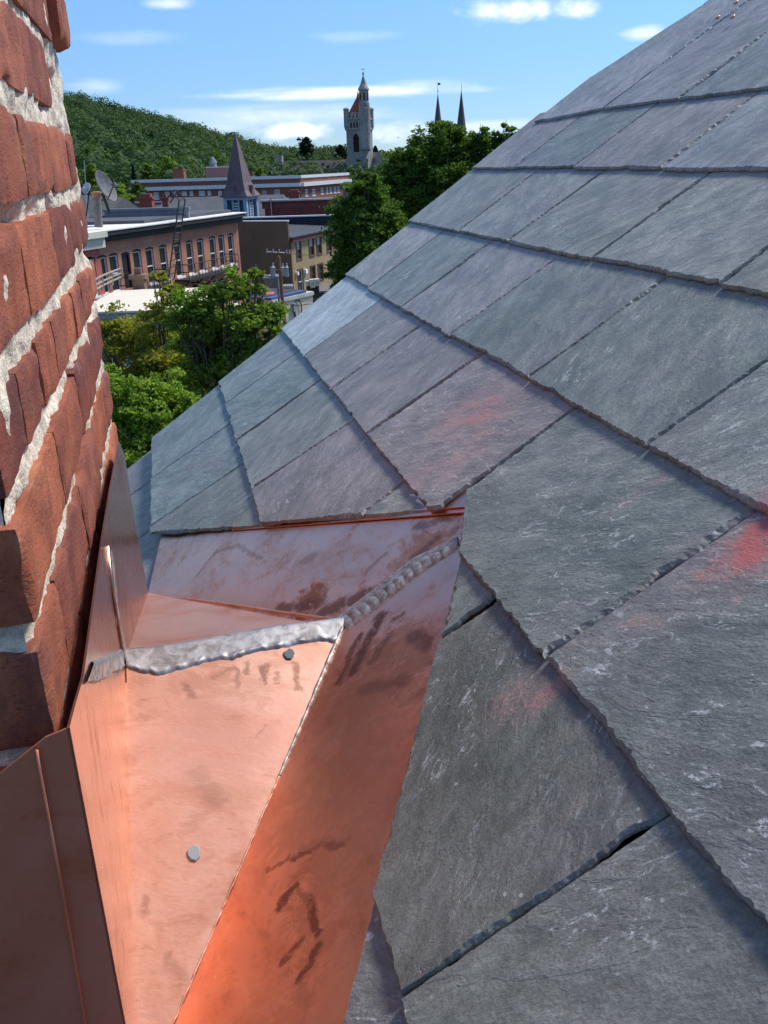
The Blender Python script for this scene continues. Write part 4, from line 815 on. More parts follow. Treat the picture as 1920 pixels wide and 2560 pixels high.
# --- low cream building with blue roof edge, its roof gear and the pole in front
cb = empty('cream_building', at(745, 790, 76), 'low cream block building with blue roof edge behind the utility pole', 'building')
Fc = Face(at(780, 724, 78), 32); sc_ = lambda x, y: Fc.sz(640+x/8.295, 640+y/8.295)
a0, z1 = sc_(330, 900); a1, z1b_ = sc_(1165, 690); zt2 = (sc_(700, 800)[1]+sc_(1100, 690)[1])/2
mb = MB(); Fc.box(mb, a0, a1, -11, 0, 0, zt2-.5); mb.build('wall', worn('cream_block', (.60, .54, .40), .1, .6), cb)
mb = MB(); Fc.box(mb, a0-.1, a1+.1, -11.1, .1, zt2-.498, zt2-.2); mb.build('roof_edge', worn('cream_flashing', (.55, .52, .44), .15), cb)
mb = MB(); Fc.box(mb, a0-.05, a1-.8, -10.8, -.05, zt2-.198, zt2); mb.build('roof', worn('blue_roof', (.05, .09, .22), .2), cb); mb = MB(); Fc.box(mb, a0+.4, a1-1., -10.6, -.8, zt2+.002, zt2+.04); mb.build('roof_covering', worn('dark_roof_felt', (.04, .04, .048), .3), cb)
mb = MB(); pts = [Fc.pt(sc_(845, 1090)[0]+.55*math.cos(q), sc_(845, 1090)[1]+.75*math.sin(q), .12) for q in np.linspace(0, 2*math.pi, 19)]; mb.tube(pts, .05, 5); mb.build('cable_coil', BLACKM, cb)
a, z_ = sc_(792, 1070); mb = MB(); Fc.box(mb, a-.05, a+.07, .02, .14, 3, z_-.2); Fc.box(mb, a-.35, a-.05, .02, .25, z_-.3, z_+.4); mb.build('meter', worn('grey_conduit', (.3, .32, .33), .1), cb)
ACM = worn('beige_condenser', (.58, .58, .48), .08)
for i, (x0, x1, y0, y1, lab) in enumerate(((1050, 1135, 520, 640, 'leftmost and lowest of three beige condensers'), (1140, 1225, 490, 675, 'middle one of three beige condensers'), (1225, 1315, 480, 640, 'rightmost of three beige condensers at the roof corner'))):
    d0 = 84; q0 = at(640+x0/8.295, 640+y1/8.295, d0); q1 = at(640+x1/8.295, 640+y0/8.295, d0); o = empty('condenser', (q0+np.array([q1[0], q0[1], q0[2]]))/2, lab, 'condenser', 'condensers on the low roof'); Fx = Face(np.array([q0[0], q0[1], 0]), 76); L_ = q1[0]-q0[0]
    mb = MB(); Fx.box(mb, 0, L_, -.6, 0, q0[2]+.08, q1[2]-.06); Fx.box(mb, -.03, L_+.03, -.63, .03, q1[2]-.058, q1[2]); mb.build('casing', ACM, o)
    mb = MB().lathe(Fx.pt(L_/2, (q0[2]+q1[2])/2, .004), [(L_*.38, 0), (L_*.38, .03), (L_*.3, .04), (.05, .05)], 14, 0, Fx.n); mb.build('grille', worn('dark_grille', (.33, .33, .28), .2), o)
    mb = MB(); Fx.box(mb, .05, L_-.05, -.5, -.1, q0[2]-.6, q0[2]+.078); mb.build('stand', BLACKM, o)
roof_box('roof_unit', 'grey boxy duct unit on the dark roof left of the pole', 'roof unit', 662, 694, 692, 722, 86, 2.5, worn('grey_duct', (.10, .11, .12), .2), LEAD)
roof_box('roof_unit', 'glazed grey skylight box just right of the pole', 'roof unit', 709, 716, 727, 728, 80, 1.2, worn('grey_glazing', (.22, .25, .27), .2), LEAD)
aw = empty('awning', at(670, 745, 75), 'small red canopy roof left of the utility pole', 'awning'); Fx = Face(at(653, 742, 75), 84); a1 = Fx.sz(686, 740)[0]; z_ = at(653, 739, 75)[2]
mb = MB(); Fx.box(mb, 0, a1, -1.6, 0, z_-.02, z_+.08); mb.build('canopy', worn('red_canopy', (.45, .11, .09), .1), aw)
for (q, o_) in ((.1, -.1), (a1-.1, -.1), (.1, -1.5), (a1-.1, -1.5)): MB().tube([Fx.pt(q, z_-2.2, o_), Fx.pt(q, z_-.021, o_)], .05, 6).build('post', BLACKM, aw)
roof_box('low_building', 'dark low roofed shed beyond the cream wall at the rake edge', 'shed', 782, 728, 835, 775, 92, 6, worn('dark_shed', (.05, .035, .03), .2), worn('brown_roof', (.16, .14, .14), .15))
# utility pole
WOOD = worn('pole_wood', (.27, .13, .06), .3, 1.5, stretch=(6, 6, .6)); TRN = worn('grey_transformer', (.46, .49, .53), .08, 3)
pB = at(715, 845, 68); pT = at(696.5, 640, 68); pdir = (pT-pB)/np.linalg.norm(pT-pB)
up_ = empty('utility_pole', np.array([pB[0]-pdir[0]/pdir[2]*pB[2], pB[1], 0]), 'brown wooden utility pole with crossarm and three grey transformers', 'utility pole')
MB().tube([pB-pdir*(pB[2]/pdir[2]), pT], [.19, .12], 10).build('post', WOOD, up_)
mb = MB(); ca0 = at(664, 630, 68); ca1 = at(726, 633, 68.6); mb.tube([ca0, ca1], .07, 4); mb.build('crossarm', worn('grey_wood', (.2, .19, .17), .2), up_)
mb = MB()
for t in (.06, .3, .55, .85, .97): q = ca0+(ca1-ca0)*t; mb.lathe(q+Z*.06, [(.02, 0), (.045, .06), (.03, .1), (.045, .14), (.012, .18)], 8)
mb.build('insulator', DLITE, up_)
for (x, y0, y1, dd) in ((683, 666, 690, 67.6), (707, 667, 690, 68.6), (717, 666, 692, 68.)):
    q0 = at(x, y1, dd); q1 = at(x, y0, dd); hgt = q1[2]-q0[2]; rr = .17 if x != 683 else .19
    t_ = MB().lathe(q0, [(rr*.9, 0), (rr, .04), (rr, hgt*.86), (rr*1.06, hgt*.87), (rr*1.06, hgt*.92), (rr*.5, hgt)], 14).build('transformer', TRN, up_, True)
    MB().lathe(q0+Z*hgt+np.array([.05, 0, 0]), [(.05, -.02), (.07, .06), (.04, .12), (.06, .2), (.02, .26)], 8).tube([q0+Z*hgt*.6, np.array([pT[0], pT[1], q0[2]+hgt*.6])], .03, 5).build('bushing', DLITE, t_)
mb = MB(); cq0 = at(656, 690, 67.5); cq1 = at(698, 693, 68); mb.tube([cq0, cq1], .05, 5); mb.tube([at(692, 695, 67.8), at(697, 742, 67.8), at(701, 830, 67.8)], .08, 6); mb.build('conduit', LEAD, up_)
mb = MB(); mb.tube([at(691, 650, 68), at(683, 664, 67.8)], .02, 4); mb.tube([at(690, 668, 68.2), at(668, 690, 68.2)], .015, 4); mb.build('jumper', LEAD, up_)
mb = MB()
def sag(p, q, dz, n=14): return [p+(q-p)*(i/n)-Z*dz*4*(i/n)*(1-i/n) for i in range(n+1)]
WL = ('thin wire running left from the pole crossarm past the brown wall', 'thin wire running right from the crossarm across the tan clapboard front', 'slack service wire drooping from the pole across the cream wall')
for (a, b, dz, D1, rr_, lb) in (((664, 629), (430, 585), .5, 92, .015, 0), ((726, 631), (900, 600), .6, 92, .015, 1), ((712, 631), (890, 612), .6, 92, .015, 1), ((704, 752), (860, 715), .5, 76, .02, 2), ((705, 760), (850, 735), .4, 76, .02, 2), ((706, 757), (782, 752), .3, 76, .02, 2)):
    tag(MB().tube(sag(at(*a, 68), at(*b, D1), dz), rr_, 4).build('overhead_wire', BLACKM), WL[lb], 'wire', 'overhead wires from the utility pole')

# --- red building with the white roof across the yard
F = Face(at(370, 771, 31), 90); z3 = lambda x, y: F.sz(180+x/2.37, 480+y/2.37)
rb = empty('shop_building', F.pt(-2, 0), 'dark red brick shop with flat cream white roof half hidden behind the tree', 'building')
a0 = z3(40, 700)[0]; a1 = z3(800, 700)[0]; zt3 = z3(400, 690)[1]
zl1, zl0 = z3(400, 828)[1], z3(400, 1015)[1]; hs = [(z3(x0, 900)[0], z3(x1, 900)[0], zl0, zl1) for x0, x1 in ((300, 480), (545, 720), (80, 190))]
mb = open_wall(F, a0, a1, 0, zt3-.75, hs, .2); shell(mb, F, a0, a1, 0, zt3-.75, 5.2); mb.build('wall', brickwall('shop_brick', (.17, .035, .028), (.24, .06, .045), 3), rb)
TEAL = material('teal_glass', (.06, .12, .13), .1)
for h in hs:
    wn = window(F, *h, rb, WHITE, TEAL, .12, .06, WHITE); mb = MB(); F.box(mb, h[0]-.15, h[1]+.15, .003, .12, h[3]+.01, h[3]+.24); mb.build('lintel', WHITE, wn)
mb = MB(); F.box(mb, a0, a1, .003, .22, zt3-.62, zt3-.25); F.box(mb, a0, a1, .003, .42, zt3-.248, zt3-.06)
for i in range(70): q = a0+(a1-a0)*(i+.5)/70; F.box(mb, q-.03, q+.03, .222, .32, zt3-.5, zt3-.252)
mb.build('cornice', worn('grey_cornice', (.30, .30, .31), .1), rb)
mb = MB(); F.box(mb, a0-.1, a1+.1, -5.2, .5, zt3-.058, zt3); mb.build('roof', worn('cream_roof', (.72, .64, .50), .06, .8), rb)
roof_box('brick_stack', 'stubby brown brick stack at the back of the cream roof', 'chimney', 334, 690, 358, 734, 36.4, .4, brickwall('brown_brick', (.2, .12, .08), (.28, .18, .12), 3))
dk = empty('deck_railing', at(270, 740, 33), 'weathered grey wooden deck railing left of the brown stack', 'railing'); GW = worn('grey_deck_wood', (.26, .22, .17), .25, 3); pp = [(232, 733, 702, 32.2), (254, 720, 690, 33.5), (278, 708, 680, 35), (300, 698, 672, 36.5)]
for (x, y0, y1, dd) in pp: MB().tube([at(x+3, y0+5, dd), at(x, y1, dd)], .06, 4).build('post', GW, dk)
mb = MB()
for f in (0., .45, .8): mb.tube([at(x+3*f, y1+(y0-y1)*f, dd) for (x, y0, y1, dd) in pp], .04, 4)
mb.build('rail', GW, dk)

# --- dark red corbelled building behind the clapboard one
F = Face(at(780, 500, 122), 90); a0, z1 = F.sz(660, 497); a1, _ = F.sz(900, 493); z1 = F.sz(780, 496)[1]
cbld = empty('corbelled_building', F.pt(0, 0), 'dark red brick building with corbelled cornice behind the clapboard building', 'building'); mb = MB(); F.box(mb, a0, a1, -.3, 0, 0, z1-.2); F.box(mb, a0, a1, -14, -.3, 0, z1-1.61); mb.build('wall', BR2, cbld)
mb = MB(); F.box(mb, a0-.3, a1+.3, .003, .3, z1-1.1, z1-.35); F.box(mb, a0-.4, a1+.4, .003, .5, z1-.348, z1-.201)
for i in range(34): q = a0+(a1-a0)*(i+.5)/34; F.box(mb, q-.16, q+.16, .003, .26, z1-1.9, z1-1.102)
mb.build('cornice', worn('dark_red_cornice', (.15, .035, .03), .15), cbld); mb = MB(); F.box(mb, a0-.5, a1+.5, -.3, .6, z1-.199, z1); mb.build('coping', worn('pale_coping', (.45, .48, .5), .1), cbld); mb = MB(); F.box(mb, a0, a1, -14, -.301, z1-1.6, z1-1.5); mb.build('roof', GREYR, cbld)
mb = MB(); q, zz = F.sz(680, 537); mb.tube([F.pt(q, zz-3, .4), F.pt(F.sz(678, 497)[0], z1+.2, .7)], .09, 6); mb.build('drainpipe', worn('tan_pipe', (.35, .27, .2), .1), cbld)
mb = MB(); qa, za = F.sz(724, 520); qb, _ = F.sz(745, 520); F.box(mb, qa, qb, .003, .2, 0, z1-1.95); mb.build('pilaster', BR, cbld)

# --- long hotel block
F2 = Face(at(752, 466, 225), 94); F1 = Face(at(752, 466, 225), GZ); ht = empty('hotel_block', F2.pt(-20, 0), 'long brick block with white cornice bands and rows of small white windows', 'building')
HB = brickwall('hotel_brick', (.19, .075, .05), (.24, .10, .065), .4); aL, _ = F2.sz(332, 470); _, zc0 = F2.sz(752, 466); zc1 = F2.sz(752, 459)[1]; zp1 = F2.sz(752, 441)[1]; aR, _ = F1.sz(872, 455)
zb = lambda y: F2.sz(560, y)[1]
hl = []
for (x0, x1, y0, y1) in ((615, 645, 914, 946), (705, 735, 914, 962), (783, 810, 910, 953), (843, 862, 908, 936), (897, 930, 908, 936), (953, 973, 906, 936), (1017, 1055, 904, 934), (1077, 1097, 904, 934), (1150, 1172, 904, 934), (1452, 1480, 900, 930), (1537, 1573, 896, 950), (715, 745, 1001, 1020)):
    p0 = F2.sz(130+x0/2.765, 150+y1/2.765); p1 = F2.sz(130+x1/2.765, 150+y0/2.765); hl.append((p0[0], p1[0], p0[1], p1[1]))
hr = []
for (x0, x1, y0, y1) in ((132, 157, 772, 797), (205, 232, 770, 815), (292, 318, 768, 783)):
    p0 = F2.sz(600+x0/2.37, 150+y1/2.37); p1 = F2.sz(600+x1/2.37, 150+y0/2.37); hl.append((p0[0], p1[0], p0[1], p1[1]))
for (x0, x1, y0, y1) in ((388, 402, 765, 808), (430, 447, 762, 805), (480, 495, 757, 795), (512, 522, 755, 793), (532, 545, 752, 790), (557, 570, 750, 788), (577, 590, 748, 786)):
    p0 = F1.sz(600+x0/2.37, 150+y1/2.37); p1 = F1.sz(600+x1/2.37, 150+y0/2.37); hr.append((p0[0], p1[0], p0[1], p1[1]))
mb = open_wall(F2, aL, 0, 0, zp1-.4, hl, .25); mb.build('wall', HB, ht); mb = open_wall(F1, 0.0, aR, 0, zp1-.4, hr, .25); mb.build('wall', brickwall('hotel_brick_sunlit', (.21, .085, .055), (.27, .115, .075), .4), ht)  # right wall's brick lightened: its sunlight is put into the colour
mb = MB().add([F2.pt(aL, zp1-.5), F2.pt(0, zp1-.5), F1.pt(aR, zp1-.5), F1.pt(aR, zp1-.5)+F2.d*aL], [(0, 1, 2, 3)]).add([F2.pt(aL, 0), F2.pt(aL, zp1-.5), F1.pt(aR, zp1-.5)+F2.d*aL, F1.pt(aR, 0)+F2.d*aL], [(0, 1, 2, 3)]).add([F1.pt(aR, 0), F1.pt(aR, zp1-.5), F1.pt(aR, zp1-.5)+F2.d*aL, F1.pt(aR, 0)+F2.d*aL], [(0, 1, 2, 3)]); mb.build('roof', worn('pale_roof', (.2, .2, .21), .1, .1), ht)
for h in hl: window(F2, *h, ht, WHITE, PALEG, .15, .16, WHITE, mid=.5)
for h in hr: window(F1, *h, ht, WHITE, PALEG, .15, .16, WHITE, mid=.5)
mb = MB(); F2.box(mb, aL-.6, .0, .003, .9, zc0, zc1+.2); F1.box(mb, -.0, aR, .003, .9, zc0, zc1+.2); F2.box(mb, aL-.2, 0, -.5, .25, zp1-.39, zp1+.25); F1.box(mb, 0, aR, -.5, .25, zp1-.39, zp1+.25)
zs = zb(500); F2.box(mb, aL, -.05, .003, .08, zs-.15, zs+.15); mb.build('cornice', worn('hotel_cornice', (.66, .67, .67), .06), ht)
roof_box('rooftop_room', 'pinkish brick rooftop room with white parapet left of the brown spire', 'rooftop room', 516, 416, 584, 447, 236, 8, worn('pink_brick', (.34, .17, .15), .08), WHITE, 94)
roof_box('roof_chimney', 'squat orange brown chimney at the left of the long block', 'chimney', 434, 425, 458, 449, 232, 2.4, HB, None, 94)
roof_box('roof_chimney', 'narrow chimney just right of the brown spire', 'chimney', 622, 433, 633, 452, 232, 1.2, HB, None, 94)
o = empty('roof_ventilator', at(533, 412, 238), 'bent grey sheet metal ventilator on the rooftop room', 'ventilator')
MB().lathe(at(533, 417, 238), [(1.0, -.6), (.9, .6), (1.1, 1.0), (.5, 2.0), (.05, 2.3)], 8).build('hood', LEAD, o); MB().tube([at(533, 419, 238), at(533, 415, 238)], .6, 8).build('neck', LEAD, o)

# --- grey roofed church with the blue belfry and brown spire
bc = empty('blue_church', at(592, 540, 140), 'church with flared brown spire over a pale blue louvred belfry and grey roof', 'church')
bx = at(601, 490, 140); zE = bx[2]; zA = at(591, 331, 140)[2]; zs_ = at(604, 470, 140)[2]; rot = R(45-20); SP = worn('brown_spire', (.135, .095, .10), .2, .35, stretch=(1, 1, .3)); BLUE = worn('pale_blue_paint', (.26, .38, .50), .1); NAVY = worn('navy_louvre', (.035, .05, .085), .2)
ox = np.array([bx[0], bx[1], 0]); ux_, uy_ = None, None
MB().lathe(ox+Z*zE, [(3.15, -.1), (3.15, .05), (2.45, .75), (1.9, 1.9), (1.62, 3.2), (.04, zA-zE)], 4, rot).build('spire', SP, bc)
ca_, sa_ = math.cos(R(-20)), math.sin(R(-20)); ux = np.array([ca_, sa_, 0])*.8; uy = np.array([-sa_, ca_, 0])*.8
mb = MB().frame_box(ox, ux, uy, Z, -1.95, 1.95, -1.95, 1.95, 0, zE-.11); mb.build('belfry', NAVY, bc)
mb = MB()
for (sx_, sy_) in ((-1, -1), (1, -1), (1, 1), (-1, 1)): mb.frame_box(ox+ux*sx_*2.05+uy*sy_*2.05, ux, uy, Z, -.33, .33, -.33, .33, zE-7, zE-.12)
for t in (-.62, .62):
    mb.frame_box(ox, ux, uy, Z, t-.16, t+.16, -2.12, -1.96, zE-6, zE-.12); mb.frame_box(ox, ux, uy, Z, 1.96, 2.12, t-.16, t+.16, zE-6, zE-.12)
mb.frame_box(ox, ux, uy, Z, -2.3, 2.3, -2.3, 2.3, zE-.5, zE-.115); mb.build('corner_post', BLUE, bc)
mb = MB()
for i in range(9): zz = zE-.9-i*.38; mb.frame_box(ox, ux, uy, Z, 1.962, 2.06, -.44, .44, zz-.2, zz); mb.frame_box(ox, ux, uy, Z, -.44, .44, -2.06, -1.962, zz-.2, zz)
mb.build('louvre', worn('cream_louvre', (.5, .5, .46), .1), bc)
for (D_v, S_v) in ((ux, uy), (-uy, ux)):
    cq = ox+D_v*2.75+Z*zE; mb = MB(); vs = [cq-S_v*.75, cq+S_v*.75, cq+Z*1.5, cq-S_v*.75-D_v*1.5, cq+S_v*.75-D_v*1.5, cq+Z*1.5-D_v*1.5]; mb.add(vs, [(0, 1, 2), (1, 4, 5, 2), (3, 0, 2, 5)]); mb.build('dormer', SP, bc)
ux = ux/.8; uy = uy/.8
Fr = Face(at(560, 535, 150), 90); a0, z0 = Fr.sz(400, 545); a1, z1 = Fr.sz(700, 489)
MB().add([Fr.pt(a0-2, z0-1, 3), Fr.pt(a1+2, z0-1, 3), Fr.pt(a1, z1, -6), Fr.pt(a0, z1, -6), Fr.pt(a1+2, z0-1, -15), Fr.pt(a0-2, z0-1, -15)], [(0, 1, 2, 3), (3, 2, 4, 5), (1, 4, 2), (0, 3, 5)]).build('roof', GREYR, bc)
mb = MB(); Fr.box(mb, a0-1, a1+1, -14, 2, 0, z0-1.02); mb.build('wall', worn('grey_clapboard', (.3, .32, .34), .1), bc)
roof_box('roof_chimney', 'orange brick stub chimney on the flat roof right of the spire', 'chimney', 722, 480, 747, 496, 128, 1.2, BR2)
roof_box('roof_chimney', 'dark capped vent stack standing in front of the church tower', 'chimney', 858, 460, 880, 495, 132, 1.0, worn('vent_grey', (.16, .14, .13), .2))

# --- stone church with the battlemented tower
def stone_nodes(N, b):
    p = coords(N); n1 = N.noise(p, .18, 5, .65); n2 = N.noise(p, 1.3, 4, .7); n3 = N.noise(N.mapping(p, (1, 1, .2)), .9, 4, .6)
    col = N.mix(N.ramp(n1, .35, .65), (.26, .24, .22), (.42, .385, .355)); col = N.mix(N.math('MULTIPLY', N.ramp(n2, .4, .7), .5), col, (.12, .11, .105)); col = N.mix(N.math('MULTIPLY', N.ramp(n3, .55, .75), .5), col, (.45, .43, .41)); N.set(b, 'Base Color', col); N.set(b, 'Normal', N.bump(n2, .6, .15))
STONE = material('granite', rough=.9, fn=stone_nodes); DT = 300
T2 = lambda x, y: (600+x/2.37, 150+y/2.37)
tw = empty('stone_church', [*at(*T2(700, 700), DT)[:2], 0], 'grey granite church with tall battlemented tower, red pyramid roof and stair turret', 'church')
zT = lambda X, Y: at(*T2(X, Y), DT)[2]
cor = at(*T2(745, 500), DT); FA = Face([cor[0], cor[1], 0], GZ+90); FB = Face([cor[0], cor[1], 0], GZ)      # left face runs away to -s, right face to +s
def wid(Fx, X, Y): return Fx.sz(*T2(X, Y))[0]
FA = Face([cor[0], cor[1], 0], GZ+90); wA = abs(wid(FA, 632, 500)); wB = wA
zb_ = zT(715, 345); zbt = zT(715, 308)
arch = lambda z0, z1, w: (z0, z1, w)
hA = [(-wA*.5-1.0, -wA*.5+1.0, zT(690, 545), zT(690, 458))]; hB_ = [(wB*.5-1.0, wB*.5+1.0, zT(775, 540), zT(775, 455))]
triA = [(-wA*.5+t-.38, -wA*.5+t+.38, zT(690, 705), zT(690, 645)) for t in (-1.35, 0, 1.35)]; triB = [(wB*.5+t-.38, wB*.5+t+.38, zT(770, 705), zT(770, 645)) for t in (-1.35, 0, 1.35)]
arcA = [(-wA*.5+t-.3, -wA*.5+t+.3, zT(690, 400), zT(690, 368)) for t in (-1.5, -.5, .5, 1.5)]; arcB = [(wB*.5+t-.3, wB*.5+t+.3, zT(770, 395), zT(770, 364)) for t in (-1.5, -.5, .5, 1.5)]
mb = open_wall(FA, -wA, 0, 0, zb_, hA+triA+arcA, .6); mb2 = open_wall(FB, 0, wB, 0, zb_, hB_+triB+arcB, .6); mb.add(mb2.v, mb2.f)
mb.add([FA.pt(-wA, 0), FA.pt(-wA, zb_), FA.pt(-wA, zb_, -wB), FA.pt(-wA, 0, -wB)], [(0, 1, 2, 3)]); mb.add([FB.pt(wB, 0), FB.pt(wB, zb_), FB.pt(wB, zb_, -wA), FB.pt(wB, 0, -wA)], [(0, 1, 2, 3)]); mb.add([FA.pt(0, zb_-.3), FA.pt(-wA, zb_-.3), FA.pt(-wA, zb_-.3, -wB), FA.pt(0, zb_-.3, -wB)], [(0, 1, 2, 3)])
mb.build('tower', STONE, tw)
for Fx, hh in ((FA, hA+triA+arcA), (FB, hB_+triB+arcB)):
    for i, h in enumerate(hh):
        mb = MB(); Fx.box(mb, h[0], h[1], -.62, -.5, h[2], h[3]); wn = mb.build('window', NEARBLACK, tw)
        if i == 0:
            mb = MB(); k = 9; vs = []; w_ = h[1]-h[0]
            for q in range(k+1): t = q/k; vs += [Fx.pt(h[0]+w_*t, h[3]-.01, .02), Fx.pt(h[0]+w_*t, h[3]+w_*.55*math.sin(math.pi*t)**.7, .02)]
            mb.add(vs, [(2*q, 2*q+1, 2*q+3, 2*q+2) for q in range(k)]); mb.build('arch', NEARBLACK, wn)
for Y in (405, 345):
    zz = zT(715, Y); mb = MB()
    for Fx, a, b in ((FA, -wA-.3, .3), (FB, .31, wB+.3)): Fx.box(mb, a, b, -.2, .35, zz-.3, zz+.25)
    mb.build('string_course', STONE, tw)
for t in range(5):
    for Fx, sg, L in ((FA, -1, wA), (FB, 1, wB)): q = sg*L*(t+.5)/5; mb = MB(); Fx.box(mb, q-.42, q+.42, -.5, .1, zb_+.251, zbt); mb.build('merlon', STONE, tw)
for Fx, q in ((FA, -wA+.2), (FA, -.0), (FB, wB-.2)): MB().lathe(Fx.pt(q, zb_-3.5, -.2), [(.3, 0), (.85, 1.2), (.85, zbt-zb_+4.2), (.95, zbt-zb_+4.2), (.95, zbt-zb_+4.6), (.3, zbt-zb_+5)], 10).build('corner_turret', STONE, tw)
for Fx, q in ((FA, -wA+.3), (FA, -.6), (FB, .6), (FB, wB-.3)): mb = MB(); Fx.box(mb, q-.55, q+.55, .0, .5, 0, zT(690, 585)); mb.build('buttress', STONE, tw)
cx_, cy_ = (FA.pt(-wA/2, 0, -wB/2))[:2]; ap = zT(705, 205)
MB().lathe([cx_, cy_, 0], [(wA*.66, zb_+.2), (wA*.6, zb_+1.2), (.5, ap-.5), (.1, ap+1.2)], 4, R(45-20)).build('pyramid_roof', worn('red_tile_roof', (.30, .075, .045), .2, .5), tw)
tc_ = at(*T2(738, 340), DT+1.2); tx = [tc_[0], tc_[1], 0]; zs1 = zT(738, 250); zs2 = zT(736, 180); zs3 = zT(732, 100)
MB().lathe(tx, [(1.75, zb_-9), (1.75, zs1-1.2), (1.6, zs1), (1.45, zs1+.2), (1.45, zs2), (1.8, zs2+.1), (1.75, zs2+.5), (.95, (zs2+zs3)/2), (.3, zs3), (.12, zs3+.6)], 14).build('stair_turret', STONE, tw)
mb = MB()
for q in range(7): aa = q*2*math.pi/7+.3; mb.frame_box(np.array(tx)+np.array([math.cos(aa), math.sin(aa), 0])*1.44, np.array([-math.sin(aa), math.cos(aa), 0]), np.array([math.cos(aa), math.sin(aa), 0]), Z, -.22, .22, -.1, .05, zs1+.6, zs2-.6)
mb.build('turret_window', NEARBLACK, tw)
mb = MB(); zf = zs3+.5; mb.lathe(tx, [(.12, zf), (.3, zf+.5), (.1, zf+1.0)], 8); mb.tube([np.array(tx)+Z*zf, np.array(tx)+Z*zT(731, 72)], .08, 5); mb.frame_box(np.array(tx), _r, np.array([0, 1., 0]), Z, -.45, .45, -.06, .06, zf+1.6, zf+1.8); mb.build('finial', worn('copper_green', (.12, .2, .17), .1), tw)
Fn = Face(at(*T2(420, 690), 306), 98); a0, z0 = Fn.sz(*T2(170, 695)); a1, z1 = Fn.sz(*T2(660, 592)); z1 = Fn.sz(*T2(420, 595))[1]
MB().add([Fn.pt(a0, z0-3, 2.5), Fn.pt(a1, z0-3, 2.5), Fn.pt(a1, z1, -7), Fn.pt(a0+1.5, z1, -7), Fn.pt(a1, z0-3, -16), Fn.pt(a0, z0-3, -16)], [(0, 1, 2, 3), (3, 2, 4, 5), (1, 4, 2), (0, 3, 5)]).build('roof', worn('purple_slate', (.062, .055, .06), .25, .15), tw)
mb = MB(); Fn.box(mb, a0+1, a1, -15, 1.5, 0, z0-3.02); mb.build('wall', STONE, tw)
mb = MB().add([Fn.pt(a0-.6, z0-3, 3), Fn.pt(a0+1.1, z1+.6, -7), Fn.pt(a0-.6, z0-3, -16.5), Fn.pt(a0+.3, z0-3, 3), Fn.pt(a0+2.0, z1+.6, -7), Fn.pt(a0+.3, z0-3, -16.5)], [(0, 1, 2), (5, 4, 3), (0, 3, 4, 1), (1, 4, 5, 2)]); qx = Fn.sz(*T2(198, 570))[0]; Fn.box(mb, qx-1.3, qx+1.3, -8, -5.8, z1-2, Fn.sz(*T2(198, 568))[1]); mb.build('gable_parapet', STONE, tw)
Fs = Face(at(*T2(826, 690), 304), 60); q0 = Fs.sz(*T2(802, 660)); q1 = Fs.sz(*T2(850, 660)); qm = Fs.sz(*T2(828, 545)); zl_ = Fs.sz(*T2(826, 640))[1]
MB().add([Fs.pt(q0[0], 0), Fs.pt(q1[0], 0), Fs.pt(q1[0], zl_), Fs.pt(qm[0], qm[1]), Fs.pt(q0[0], zl_)]+[Fs.pt(q0[0], 0, -9), Fs.pt(q1[0], 0, -9), Fs.pt(q1[0], zl_, -9), Fs.pt(qm[0], qm[1], -9), Fs.pt(q0[0], zl_, -9)], [(4, 3, 2, 1, 0), (0, 1, 6, 5), (1, 2, 7, 6), (2, 3, 8, 7), (3, 4, 9, 8), (4, 0, 5, 9), (5, 6, 7, 8, 9)]).build('side_gable', STONE, tw)

# --- twin spired church
tc2 = empty('twin_spired_church', [*at(1124, 330, 430)[:2], 0], 'pair of slender dark church spires rising above the leafy tree', 'church')
DS = worn('dark_spire_slate', (.10, .085, .075), .2, .2, stretch=(1, 1, .2))
for i, (x, yt, yb, hw_) in enumerate(((1095, 234, 325, 11), (1153, 226, 325, 12))):
    B_p = at(x, yb, 430); zt4 = at(x-.5, yt, 430)[2]; r_ = hw_*430/2213
    MB().lathe([B_p[0], B_p[1], 0], [(r_*1.3, B_p[2]-8), (r_*.98, B_p[2]), (.08, zt4)], 8, R(22)).build('spire', DS, tc2)
    mb = MB().frame_box(np.array([B_p[0], B_p[1], 0]), ux, uy, Z, -r_*1.35, r_*1.35, -r_*1.35, r_*1.35, 0, B_p[2]-8.01); mb.build('bell_tower', STONE, tc2)
    mb = MB(); top_ = np.array([B_p[0], B_p[1], zt4]); mb.tube([top_-Z*.6, top_+Z*(4.6 if i == 0 else 2.4)], .09, 5)
    if i == 0: mb.lathe(top_+Z*.6, [(.02, 0), (.35, .3), (.02, .6)], 8); mb.frame_box(top_+Z*3.4, ux, uy, Z, .1, 1.2, -.04, .04, 0, .8)
    mb.build('weathervane' if i == 0 else 'finial', BLACKM, tc2)
Fq = Face([*at(1124, 330, 437)[:2], 0], 90); mb = MB(); Fq.box(mb, -8, 8, -30, 0, 0, 16); mb.build('nave', STONE, tc2)

